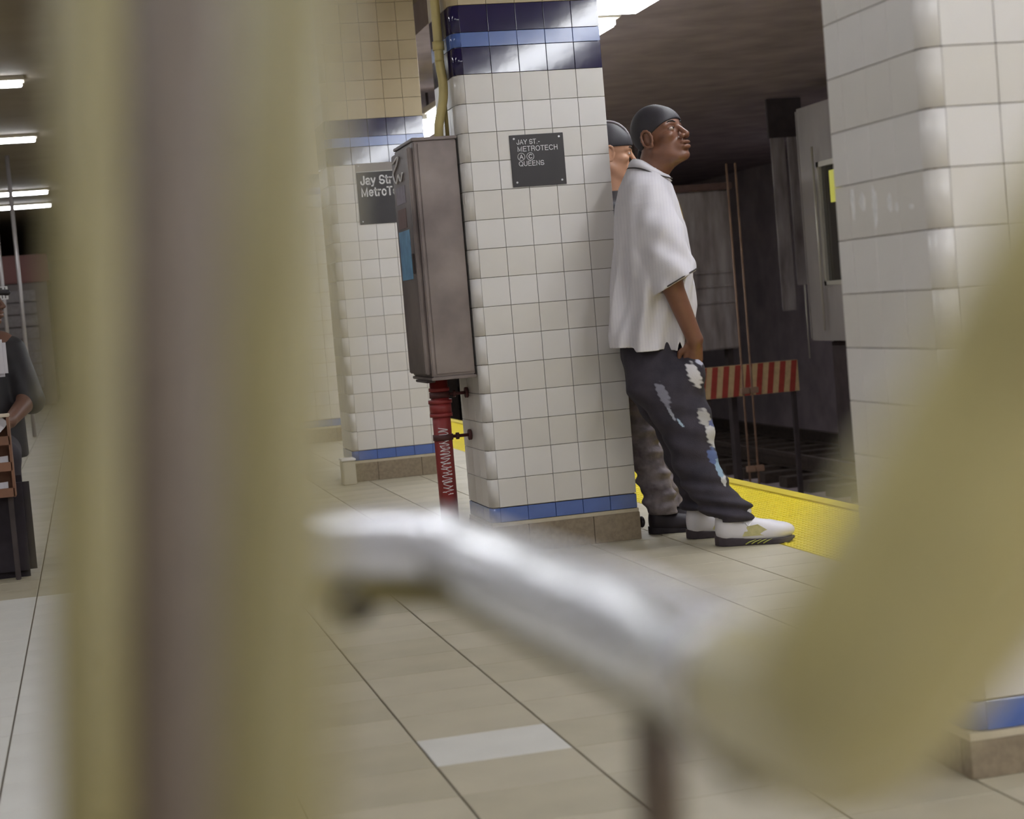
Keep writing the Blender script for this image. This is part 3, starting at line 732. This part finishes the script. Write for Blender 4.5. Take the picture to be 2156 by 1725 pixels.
# shirt
def shf(X, Y, Z):
    a = np.arctan2(Y, X); dn = np.clip((1.42-Z)*2.5, 0, 1)
    return dn*(.015*np.sin(a*9+Z*4+.6)+.007*np.sin(a*17-Z*9+1))+.005*np.sin(Z*15+a*5)*dn
SECS = [(1.50, -.135, BY, .055, .075), (1.455, -.13, BY, .085, .12), (1.41, -.13, BY, .108, .175), (1.34, -.13, BY, .125, .205), (1.24, -.125, BY, .135, .215), (1.10, -.127, BY, .143, .22), (.93, -.138, BY, .155, .228), (.84, -.155, BY, .154, .232), (.72, -.160, BY, .148, .235)]
def torso_vol(off):
    fn, lo, hi = loft_fn([(z, a, b, ra-off, rb-off) for z, a, b, ra, rb in SECS], shf, 2.3)
    V = Vol((-.34, -.30, .70), (.08, .46, 1.53), .004); V.op(fn, lo, hi, 0, pad=.05); return V
def sleeve_vol(off):
    V = Vol((-.34, -.30, .70), (.08, .46, 1.53), .004)
    for q in (-1, 1):
        p0 = (-.125, BY+q*.13, 1.385); p1 = (-.085, BY+q*.20, 1.22); p2 = (-.052, BY+q*.245, 1.06) if q < 0 else (-.07, BY+.24, 1.06); p3 = (p2[0]+.03, p2[1]+q*.01, .93)
        V.cap(p0, p1, .068-off, .083-off, .03); V.cap(p1, p2, .083-off, .086-off, .03); V.cap(p2, p3, .086-off, .084-off, .02)
    return V
VO = torso_vol(0); VI = torso_vol(.011); SO = sleeve_vol(0); SI = sleeve_vol(.010)
g = [VO.lo[i]+VO.h*np.arange(VO.n[i]) for i in range(3)]; X, Y, Z = np.meshgrid(*[q.astype(np.float32) for q in g], indexing='ij')
wr = .0055*np.sin(Z*42+X*40+Y*20)*np.clip((1.34-Z)*5, 0, 1)+.003*np.sin(X*70-Z*30)
cut = (Z-1.022-.50*(X+.048))          # positive above the cuff plane
so = np.maximum(SO.D-wr, -cut); si = np.maximum(SI.D-wr, -(cut+.006)); kk = .03
hh = np.maximum(kk-np.abs(VO.D-so), 0)/kk; OUT = np.minimum(VO.D, so)-hh*hh*kk*.25
hh = np.maximum(kk-np.abs(VI.D-si), 0)/kk; INN = np.minimum(VI.D, si)-hh*hh*kk*.25*(cut > .03)
D = np.maximum(OUT, -INN)
hem = .772+.018*np.clip((-.215-X)*100, 0, 1)-.02*np.clip((X+.12)*8, 0, 1)+.002*np.sin(X*30+Y*20)
D = np.maximum(D, hem-Z)
slit = np.abs(X+.045-(.80-Z)*.0)-.010*np.clip((.80-Z)*30, 0, 1)
D = np.where((Y < BY) & (Z < .80), np.maximum(D, -slit), D)
D = np.maximum(D, Z-1.495)
neck = np.sqrt((X+.105)**2+(Y-BY)**2)-(.070+np.clip(Z-1.46, 0, 1)*.2); D = np.where(Z > 1.44, np.maximum(D, -neck), D)
# open placket wedge at the front of the chest
wed = np.maximum(np.abs(Y-BY)-(Z-1.36)*.45, -(X+.06)); D = np.where(Z > 1.36, np.maximum(D, -wed), D)
# keep clear of the pillar
c_, s_ = math.cos(YAWP), math.sin(YAWP); WX = 2.30+X*c_-Y*s_; WY = 6.64+X*s_+Y*c_
pl = np.maximum(WX-(PX+.609+.006), (PY-.010)-WY); D = np.maximum(D, -pl)
VO.D = D.astype(np.float32); sm = VO.mesh('shirt')
nt = None
SH = SHIRT.copy(); SH.name = 'shirt_white_pinstripe'; nt = SH.node_tree; b = nt.nodes['Principled BSDF']
src = b.inputs['Base Color'].links[0].from_socket; tc = nt.nodes.new('ShaderNodeTexCoord'); wv = nt.nodes.new('ShaderNodeTexWave'); wv.inputs['Scale'].default_value = 26; wv.bands_direction = 'X'; wv.inputs['Distortion'].default_value = 1.2
nt.links.new(tc.outputs['Object'], wv.inputs['Vector']); mr = nt.nodes.new('ShaderNodeMapRange'); mr.inputs[1].default_value = .8; mr.inputs[2].default_value = 1; mr.inputs[3].default_value = 0; mr.inputs[4].default_value = .16; nt.links.new(wv.outputs['Fac'], mr.inputs[0])
mx = nt.nodes.new('ShaderNodeMix'); mx.data_type = 'RGBA'; nt.links.new(mr.outputs[0], mx.inputs[0]); nt.links.new(src, mx.inputs[6]); mx.inputs[7].default_value = lin((160, 156, 172)); nt.links.new(mx.outputs[2], b.inputs['Base Color'])
obj('shirt', sm, SH, man)
# camp collar with dark piping
for q in (-1, 1):
    U = catmull([(-.178, BY, 1.522), (-.165, BY+q*.045, 1.525), (-.13, BY+q*.075, 1.512), (-.085, BY+q*.078, 1.478), (-.048, BY+q*.055, 1.45)], 5)
    Lw = catmull([(-.196, BY, 1.487), (-.185, BY+q*.06, 1.488), (-.14, BY+q*.105, 1.478), (-.075, BY+q*.10, 1.448), (-.022, BY+q*.075, 1.432)], 5)
    bm = B(); a = [bm.verts.new(p) for p in U]; c2 = [bm.verts.new(p) for p in Lw]; md = [bm.verts.new((p+r)/2+Vector((0, q*.006, .007))) for p, r in zip(U, Lw)]
    for i in range(len(a)-1):
        for s0, s1 in ((a, md), (md, c2)): f = bm.faces.new((s0[i], s0[i+1], s1[i+1], s1[i])); f.smooth = True
    o = obj('collar', bm, SHIRT, man); md_ = o.modifiers.new('thick', 'SOLIDIFY'); md_.thickness = .004
    bm = B(); tube(bm, [p+Vector((0, q*.003, .001)) for p in Lw], .0026, 6); obj('collar_piping', bm, TRIM, man)
bm = B(); tube(bm, catmull([(-.04, BY-.05, 1.43), (-.018, BY-.045, 1.38), (.002, BY-.05, 1.31), (.012, BY-.055, 1.24)], 5), .0028, 6)
obj('necklace', bm, mat('old_gold', (150, 126, 74), .35, metal=.6), man)
bm = B(); ax = np.array((.03, -.01, -.13)); ax = ax/np.linalg.norm(ax); c0 = Vector((-.048, BY-.245, 1.024)); pts = []
for i in range(21):
    a = -1.9+i*2.3/20; x = .092*math.cos(a)*.96; y = .0925*math.sin(a); pts.append(c0+Vector((x, y, x*.50+.004)))
tube(bm, pts, .003, 6); obj('cuff_piping', bm, TRIM, man)
# shoes
WHT = mat('leather_white', (220, 216, 222), .4, bump=.05, var=.04); SOL = mat('rubber_charcoal', (66, 56, 62), .6, var=.2, scale=30); TAN = mat('mesh_tan', (190, 182, 128), .5, var=.2, scale=60); FLM = mat('flame_yellow', (186, 188, 96), .5)
sneaker(man, (.03, -.135, .0), -math.radians(3), WHT, SOL, TAN, FLM, 1.02)
sneaker(man, (-.076, .125, .0), math.radians(4), WHT, SOL, TAN, FLM, .98)

# ------------------------------------------------------------------ second person behind him
O2 = (2.275, 7.19, 0)
p2 = person('person in black head wrap and grey washed jeans, half hidden behind the white shirt', O2)
V = Vol((-.24, -.22, .74), (.10, .20, 1.74), .0042)
V.cap((-.06, 0, .85), (-.075, 0, 1.28), .075, .08, .05); V.cap((-.08, -.09, 1.33), (-.08, .09, 1.33), .05, .05, .05)
V.cap((-.08, 0, 1.30), (-.075, 0, 1.52), .05, .05, .03)
H2 = Head(V, (-.075, 0, 1.59), math.radians(-6), math.radians(4), 1.0); H2.build()
arm_hand(V, (-.08, -.12, 1.32), (-.05, -.14, 1.04), (.01, -.11, .84), (.1, .1, -1), (1, 0, 0), r=(.042, .036, .028))
arm_hand(V, (-.08, .12, 1.32), (-.05, .14, 1.04), (.01, .11, .84), (.1, -.1, -1), (1, 0, 0), r=(.042, .036, .028))
clear_pillar(V, O2, .012); obj('body', V.mesh('body'), SKIN2, p2); eyes(H2, p2, (MATS['brow_hair'], SKIN2))
V = Vol((-.22, -.14, 1.48), (.08, .14, 1.72), .0035); H2.durag(V, (.022, .12)); obj('head_wrap', V.mesh('head_wrap'), MATS['durag_black'], p2)
bm = B(); pts = [tuple(H2.p((-.012+.101*math.cos(a), -.004, .038+.096*math.sin(a)))) for a in [math.radians(d) for d in range(15, 150, 8)]]
tube(bm, pts, .0045, 8); obj('wrap_rim', bm, mat('wrap_grey', (170, 162, 168), .6, var=.3, scale=60), p2)
V = Vol((-.20, -.22, .70), (.08, .22, 1.46), .006)
fn, lo, hi = loft_fn([(.76, -.05, 0, .10, .15), (.9, -.055, 0, .105, .155), (1.1, -.06, 0, .10, .16), (1.3, -.075, 0, .095, .165), (1.38, -.075, 0, .08, .12), (1.43, -.075, 0, .062, .07)], None, 2.3); V.op(fn, lo, hi, .01)
for q in (-1, 1): V.cap((-.08, q*.13, 1.33), (-.05, q*.145, 1.05), .055, .05, .02); V.cap((-.05, q*.145, 1.05), (.0, q*.12, .9), .048, .042, .02)
clear_pillar(V, O2); obj('jacket', V.mesh('jacket'), CLOTHB, p2)
def fold2(X, Y, Z): return .005*np.sin(Z*75+X*30)+.003*np.sin(Z*140-X*30+Y*15)
V = Vol((-.22, -.26, .06), (.20, .24, .92), .005)
for S_ in ([(.88, -.05, -.07, .10, .085), (.7, -.055, -.08, .095, .08), (.52, -.055, -.10, .08, .072), (.35, -.025, -.13, .070, .066), (.2, .01, -.15, .07, .062), (.12, .025, -.16, .066, .06), (.08, .03, -.16, .06, .058)],
           [(.88, -.05, .07, .10, .085), (.7, -.05, .08, .09, .08), (.52, -.02, .09, .075, .072), (.35, .02, .09, .07, .066), (.2, .05, .09, .07, .062), (.08, .06, .09, .06, .058)]):
    fn, lo, hi = loft_fn(S_, fold2, 2.2); V.op(fn, lo, hi, .015)
clear_pillar(V, O2); obj('jeans', V.mesh('jeans'), DENIM2, p2)
BOOT = mat('boot_black', (44, 36, 44), .6, var=.2)
sneaker(p2, (-.035, -.16, 0), 0, BOOT, BOOT, None, None, .80, plain=True)
sneaker(p2, (.01, .09, 0), 0, BOOT, BOOT, None, None, .80, plain=True)

# ------------------------------------------------------------------ far left: seated person, bench, stand with papers
p3 = thing('person', 'person in dark cap and dark coat seated on a bench, cut by the left edge', 'person', (-.52, 8.62, 0), 0)
V = Vol((-.30, -.62, .0), (.34, .22, 1.36), .007)
V.cap((0, 0, .50), (0, .02, .98), .15, .14, .06); V.cap((-.14, .02, 1.0), (.14, .02, 1.0), .07, .07, .05); V.cap((0, .0, 1.0), (.03, -.03, 1.14), .05, .05, .03)
H3 = Head(V, (.07, -.03, 1.215), 0, math.radians(-20), 1.0); H3.build()
for q in (-1, 1):
    V.cap((q*.09, 0, .50), (q*.12, -.42, .50), .085, .062, .03); V.cap((q*.12, -.42, .50), (q*.13, -.40, .10), .058, .042, .02); V.cap((q*.13, -.40, .06), (q*.14, -.52, .045), .045, .034, .02)
arm_hand(V, (.17, 0, .98), (.24, -.12, .74), (.16, -.30, .66), (-.4, -.8, 0), (0, 0, 1), r=(.052, .045, .03))
arm_hand(V, (-.17, 0, .98), (-.24, -.12, .74), (-.16, -.30, .66), (.4, -.8, 0), (0, 0, 1), r=(.052, .045, .03))
obj('body', V.mesh('body'), mat('skin_brown', (110, 78, 64), .5), p3); eyes(H3, p3, (MATS['brow_hair'], MATS['skin_brown']))
V = Vol((-.34, -.22, .44), (.36, .24, 1.10), .008)
fn, lo, hi = loft_fn([(.48, 0, .0, .22, .19), (.7, 0, .01, .215, .18), (.9, 0, .02, .21, .17), (1.0, 0, .02, .18, .13), (1.06, .01, .0, .08, .08)], None, 2.3); V.op(fn, lo, hi, .02)
for q in (-1, 1): V.cap((q*.18, .01, .97), (q*.255, -.11, .74), .075, .065, .03)
obj('coat', V.mesh('coat'), CLOTHB, p3)
V = Vol((-.26, -.6, .05), (.26, .16, .64), .009)
for q in (-1, 1): V.cap((q*.09, 0, .52), (q*.12, -.42, .505), .10, .078, .02); V.cap((q*.12, -.42, .50), (q*.13, -.40, .13), .074, .06, .02)
obj('trousers', V.mesh('trousers'), mat('trouser_dark', (52, 46, 54), .8, var=.2), p3)
V = Vol((-.10, -.22, 1.12), (.26, .16, 1.36), .005); H3.durag(V, (.03, .0), .008); V.cap(H3.p((.07, -.03, .035)), H3.p((.135, 0, .028)), .016, .012, .01); V.cap(H3.p((.07, .03, .035)), H3.p((.135, 0, .028)), .016, .012, .01)
obj('cap', V.mesh('cap'), CLOTHB, p3)
obj('white_scarf', bx(.10, .17, -.20, -.15, .86, 1.03, bev=.015), SHIRT, p3)
for q in (-1, 1): obj('shoe', bx(q*.13-.045, q*.13+.045, -.58, -.33, 0, .07, bev=.02), BOOT, p3)
bn = thing('wooden_bench', 'brown wooden platform bench under the seated person at the left edge', 'bench', (-.62, 8.72, 0))
WOOD = mat('bench_wood', (128, 92, 66), .5, var=.3, scale=6, stretch=(1, 8, 8))
for i in range(4): obj('slat', bx(-1.1, .26, -.22+i*.11, -.12+i*.11, .36, .395, bev=.004), WOOD, bn)
for i in range(3): obj('back_slat', bx(-1.1, .26, .245, .275, .48+i*.13, .59+i*.13, bev=.004), WOOD, bn)
for x in (-1.05, -.45, .16): obj('end_panel', bx(x, x+.04, -.20, .27, 0, .36, bev=.004), WOOD, bn); obj('back_post', bx(x, x+.04, .21, .245, .395, .86, bev=.004), WOOD, bn)
st = thing('leaflet_stand', 'brown leaflet stand holding white papers at the left edge', 'stand', (-.47, 7.85, 0))
CARD = mat('brown_board', (136, 96, 74), .7, var=.25, scale=9)
obj('back_board', bx(-.16, .125, .05, .065, .36, .70, bev=.003), CARD, st)
for z in (.37, .48, .59): obj('shelf', bx(-.16, .125, -.04, .05, z-.008, z, bev=.002), CARD, st); obj('lip', bx(-.16, .125, -.045, -.038, z-.008, z+.03, bev=.001), CARD, st)
obj('side', bx(.118, .128, -.045, .06, .36, .70, bev=.002), CARD, st)
obj('top_rail', bx(-.16, .13, -.045, .068, .70, .712, bev=.002), mat('pale_rail', (206, 190, 170), .5), st)
for x in (-.14, .09): obj('leg', bx(x, x+.022, .02, .045, 0, .36, bev=.003), M_DKST, st)
for i, (x, z, a, l) in enumerate(((.075, .60, .15, 'white folded paper on the upper shelf of the brown leaflet stand'), (.06, .482, 1.1, 'white paper lying on the middle shelf of the brown leaflet stand'), (.05, .372, .9, 'white paper on the lowest shelf of the brown leaflet stand'))):
    bm = B(); pts = catmull([(-.05, 0, 0), (-.02, 0, .012), (.02, 0, .004), (.05, 0, .014)], 3)
    r0 = [bm.verts.new(p+Vector((0, -.025, 0))) for p in pts]; r1 = [bm.verts.new(p+Vector((0, .025, 0))) for p in pts]
    for k in range(len(pts)-1): bm.faces.new((r0[k], r0[k+1], r1[k+1], r1[k]))
    o = tag(obj('paper', bm, SHIRT), l, 'paper', 'papers on the leaflet stand'); o.modifiers.new('thick', 'SOLIDIFY').thickness = .002; o.rotation_euler = (PI/2.3, a*.6-.9 if i == 0 else 0, 0); o.location = (-.47+x, 7.845, z+(.055 if i == 0 else .026))
bg = B(); box(bg, -.13, .13, -.032, .032, 0, .44, bev=.03)
o = tag(obj('travel_bag', bg, mat('bag_black', (46, 38, 46), .8, var=.3)), 'black bag standing on the floor behind the leaflet stand', 'bag'); o.location = (-.42, 7.965, 0)
# deep background at the left
kio = thing('news_kiosk', 'distant kiosk with red fascia and shutters far down the platform at left', 'kiosk', (-2.6, 30, 0))
obj('body', bx(-2.4, 2.1, 0, 3, 0, 2.3, bev=.02), mat('kiosk_grey', (140, 126, 124), .5, var=.3, scale=1.5), kio)
obj('fascia', bx(-2.45, 2.15, -.08, 0, 2.0, 2.45, bev=.02), mat('fascia_red', (142, 84, 78), .5, var=.2, scale=2), kio)
for i in range(8): obj('shutter_slat', bx(-2.2, 1.9, -.05, 0, .3+i*.2, .48+i*.2, bev=.01), mat('shutter', (150, 140, 140), .4, var=.2), kio)
for i, (x, y) in enumerate(((-.62, 20.0), (-.80, 20.0))):
    tag(obj('steel_post', tube(B(), [(x, y, 0), (x, y, 3.04)], .022, 12), mat('post_pale', (190, 184, 184), .35, metal=.4)), ('right' if i == 0 else 'left') + ' one of two slim pale steel posts behind the seated person', 'post', 'slim steel posts')
hs = thing('hanging_sign', 'small white striped notice hanging behind the head of the seated person', 'sign', (-.50, 12.0, 1.30))
obj('board', bx(-.04, .05, -.005, .005, 0, .085, bev=.002), M_WHITE, hs)
for i in range(4): obj('dark_stripe', bx(-.03+i*.02, -.024+i*.02, -.007, -.005, .008, .078), TRIM, hs)
obj('rod', tube(B(), [(0, 0, .085), (0, 0, 1.74)], .006, 8), M_DKST, hs)
tag(obj('yellow_barrier', bx(-.99, -.85, 31.9, 32.0, 0, .50, bev=.02), M_YEL), 'small yellow block standing far down the platform at left', 'barrier').location = (0, -4, 0)
o = thing('grey_box', 'small pale grey box on the floor against the second pillar', 'box', (1.452, 10.62, 0))
obj('body', bx(-.03, .05, -.03, .09, 0, .145, bev=.006), M_HOUS, o); obj('lid', bx(-.034, .054, -.034, .094, .145, .158, bev=.003), M_WHITE, o)

# ------------------------------------------------------------------ tracks and tunnel
for tr in (0, 1):
    x0 = PE+.75+tr*4.0
    t = thing('railway_track', ('near' if tr == 0 else 'far') + ' railway track in the dark trench right of the platform', 'track', (x0, 0, -1.3), 0, 'tracks in the trench')
    for dx in (0, 1.435):
        bm = B(); box(bm, dx-.035, dx+.035, -3.9, 45.9, .23, .28); box(bm, dx-.01, dx+.01, -3.9, 45.9, .14, .23); box(bm, dx-.07, dx+.07, -3.9, 45.9, .12, .14)
        obj('rail', bm, mat('rail_steel', (120, 108, 100), .4, metal=.7, var=.3), t)
    sm_ = None
    for k in range(75):
        if sm_ is None: o = obj('sleeper', bx(-.5, 1.95, 0, .24, 0, .12, bev=.006), mat('sleeper_wood', (70, 58, 50), .9, var=.3), t); sm_ = o.data
        else: o = link(bpy.data.objects.new('sleeper', sm_), t)
        o.location = (0, -3.5+k*.65, 0)
HC = mat('column_rust', (98, 84, 76), .75, var=.35, scale=4)
cy = 6.5; cidx = 0
for cy in (5.0, 9.6, 20.4, 26.0, 32.0, 38.0):
    bm = B(); box(bm, -.15, .15, -.15, -.13, 0, 4.1); box(bm, -.15, .15, .13, .15, 0, 4.1); box(bm, -.012, .012, -.13, .13, 0, 4.1)
    o = tag(obj('steel_column', bm, HC), 'rusty steel column between the two tracks in the tunnel', 'column', 'columns between the tracks'); o.location = (6.35, cy, -1.3)
bm = B(); box(bm, -.15, .15, -.15, -.13, 0, 4.1); box(bm, -.15, .15, .13, .15, 0, 4.1); box(bm, -.012, .012, -.13, .13, 0, 4.1)
# equipment panel standing in the tunnel behind the man
eq = thing('equipment_cabinet', 'pale grey equipment cabinet across the track, just right of the white shirt', 'cabinet', (6.2, 17.0, -1.68)); eq.scale = (1.165,)*3
GP = mat('cabinet_grey', (158, 150, 148), .6, var=.5, scale=3, c2=(104, 92, 90), stretch=(3, 3, .6))
obj('body', bx(-.30, .17, 0, .3, 1.76, 3.13, bev=.01), GP, eq)
for z in (2.30, 2.42, 2.16): obj('ridge', bx(-.30, .18, -.015, 0, z, z+.018), GP, eq)
for x in (-.26, .10): obj('leg', bx(x, x+.05, .1, .2, .33, 1.76, bev=.004), M_DKST, eq)
obj('hood', bx(-.34, .20, -.05, .34, 3.13, 3.19, bev=.01), mat('hood_rust', (104, 80, 74), .8, var=.3), eq)
bb = thing('striped_barrier', 'barrier board with slanted red and white stripes across the track', 'barrier', (6.34, 16.78, -.106)); bb.scale = (1.165,)*3
def stripes():
    m = bpy.data.materials.new('stripes'); return m
obj('board', bx(-.44, .50, 0, .03, 0, .27, bev=.003), mat('board_pale', (206, 176, 130), .7, var=.2), bb)
for i in range(9):
    x = -.42+i*.103; bm = B(); vs = [bm.verts.new(p) for p in ((x, -.001, .002), (x+.05, -.001, .002), (x+.088, -.001, .268), (x+.038, -.001, .268), (x, -.004, .002), (x+.05, -.004, .002), (x+.088, -.004, .268), (x+.038, -.004, .268))]
    for f in ((4, 5, 6, 7), (0, 3, 2, 1), (0, 1, 5, 4), (1, 2, 6, 5), (2, 3, 7, 6), (3, 0, 4, 7)): bm.faces.new([vs[k] for k in f])
    obj('red_stripe', bm, mat('stripe_red', (168, 62, 50), .7, var=.2), bb)
for x in (-.34, .44): obj('leg', bx(x, x+.04, .03, .07, -1.02, .27, bev=.004), M_DKST, bb)
for i, (x, yv, lab) in enumerate(((6.10, 16.19, 'left'), (6.19, 16.19, 'right'))):
    z0, z1 = (-1.3, 2.84) if i == 0 else (-.3, 2.84)
    t = thing('signal_rod', lab + ' of two slim rusty vertical pipes in front of the striped barrier', 'pipe', (x, yv, -.164), 0, 'slim vertical pipes'); t.scale = (1.165,)*3
    obj('pipe', tube(B(), [(0, 0, -.97), (0, 0, 2.0)], .009, 10), mat('pipe_rusty', (150, 118, 96), .6, var=.4, scale=5), t)
    obj('foot_bracket', bx(-.03, .03, -.03, .03, -.974, -.90, bev=.005), M_DKST, t)
    for z in (-.55, .1): obj('clip', bx(-.022, .05, -.022, .022, z, z+.05, bev=.004), MATS['pipe_rusty'], t)
# subway car standing on the far track
car = thing('subway_car', 'pale metal subway car end with a yellow lit window beside the right pillar', 'train', (6.9, 0, -.05))
CARM = mat('car_steel', (164, 156, 150), .45, metal=.25, var=.25, scale=3, stretch=(1, 1, .3)); YA, YB = 1.0, 16.3
bm = B(); box(bm, 0, 2.7, YA, YB, .45, .98); box(bm, 0, 2.7, YA, YB, 2.15, 2.7, bev=.0)
for (a, b_) in ((YA, YA+.5), (3.0, 4.4), (5.6, 7.0), (8.2, 9.6), (10.8, 12.2), (13.4, 14.8), (15.9, YB)): box(bm, 0, .06, a, b_, .98, 2.15); box(bm, 2.64, 2.7, a, b_, .98, 2.15)
obj('body', bm, CARM, car)
obj('underframe', bx(.1, 2.6, YA+.2, YB-.2, -.7, .45, bev=.02), M_DKST, car)
obj('end_wall', bx(.0, 2.7, YB, YB+.06, .45, 2.7, bev=.02), CARM, car)
DW = mat('window_dark', (62, 58, 52), .12, var=.2)
for (a, b_) in ((YA+.5, 3.0), (4.4, 5.6), (7.0, 8.2), (9.6, 10.8), (12.2, 13.4), (14.8, 15.9)):
    w = obj('window', bx(.02, .04, a, b_, .98, 2.15), DW, car)
    fr = B(); box(fr, -.01, .03, a, a+.05, .98, 2.15); box(fr, -.01, .03, b_-.05, b_, .98, 2.15); box(fr, -.01, .03, a, b_, .98, 1.02); box(fr, -.01, .03, a, b_, 2.1, 2.15)
    obj('window_frame', fr, mat('frame_pale', (190, 184, 170), .4, metal=.3), w)
    obj('lit_lamp', bx(.004, .018, a+.25, b_-.25, 1.75, 2.05, bev=.003), mat('window_glow', (190, 188, 84), .5, emit=.22), w)
for y in (15.1, 15.9): obj('handrail', tube(B(), [(-.04, y, .55), (-.04, y, 2.3)], .012, 8), MATS['frame_pale'], car)
sf = thing('safety_panel', 'grey safety panels hanging at the end of the subway car', 'panel', (7.0, 17.0, 0))
for i, (x, z0) in enumerate(((-.10, .7), (.08, .95))): obj('panel', bx(x, x+.15, 0, .03, z0, 2.45, bev=.006), GP, sf)
obj('hanger', bx(-.12, .25, -.01, .04, 2.45, 2.84, bev=.004), M_DKST, sf); obj('chain_rod', tube(B(), [(.14, -.02, .2), (.14, -.02, .95)], .008, 8), MATS['frame_pale'], sf)

# ------------------------------------------------------------------ railing close to the lens
rl = thing('stair_railing', 'olive cream painted stair railing with pale enamel handrail, blurred close foreground', 'railing', (0, 0, 0))
def ext(p0, p1, z0, z1):
    p0, p1 = Vector(p0), Vector(p1); d = (p1-p0)/(p1.z-p0.z); return [tuple(p0+d*(z0-p0.z)), tuple(p0+d*(z1-p0.z))]
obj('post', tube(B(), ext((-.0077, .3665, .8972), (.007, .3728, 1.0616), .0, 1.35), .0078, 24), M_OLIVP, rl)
obj('web', tube(B(), ext((.0106, .3823, .8904), (.0271, .3889, 1.0639), .0, 1.35), .0135, 24), M_BROWNP, rl)
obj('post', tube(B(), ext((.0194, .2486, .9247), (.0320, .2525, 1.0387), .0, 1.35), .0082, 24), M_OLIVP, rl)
hp = catmull([(.0505, .7033, .9083), (.0854, .6847, .9065), (.1192, .6664, .9048), (.1285, .6538, .9033), (.1335, .6319, .9009), (.14, .5685, .8987), (.1427, .4959, .8997), (.1432, .4341, .9005), (.1338, .3646, .9063)], 6)
obj('handrail', tube(B(), hp, [.0128+.0037*min(1, i/(len(hp)-1)*1.6) for i in range(len(hp))], 32), M_RAILW, rl, True)
obj('underside_shade', tube(B(), [p+Vector((-.002, -.004, -.0165)) for p in hp], .006, 20), M_OLIVP, rl, True)  # shaded underside of the handrail, built as a thin olive rod
bm = B(); bmesh.ops.create_uvsphere(bm, u_segments=20, v_segments=12, radius=.010, matrix=Matrix.Translation((.0905, .678, .886)))
obj('dark_boss', bm, M_BLACK, rl, True)
dp_ = catmull([(0.1338, 0.3646, 0.9063), (0.1203, 0.3067, 0.9169), (0.112, 0.268, 0.9249), (0.1095, 0.2465, 0.9353), (0.1176, 0.2326, 0.957), (0.127, 0.2234, 0.9775), (0.1321, 0.2157, 0.9903), (0.1433, 0.2091, 1.0092)], 6)
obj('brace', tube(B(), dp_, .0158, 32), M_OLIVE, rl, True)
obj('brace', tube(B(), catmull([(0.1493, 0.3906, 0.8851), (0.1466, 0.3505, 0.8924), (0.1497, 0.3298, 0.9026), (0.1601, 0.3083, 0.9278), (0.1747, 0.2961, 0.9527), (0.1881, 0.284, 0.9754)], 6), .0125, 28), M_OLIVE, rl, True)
obj('baluster', tube(B(), [(.146, .4733, .886), (.1436, .4719, .8467), (.138, .47, .0)], .0068, 20), M_BROWNP, rl)
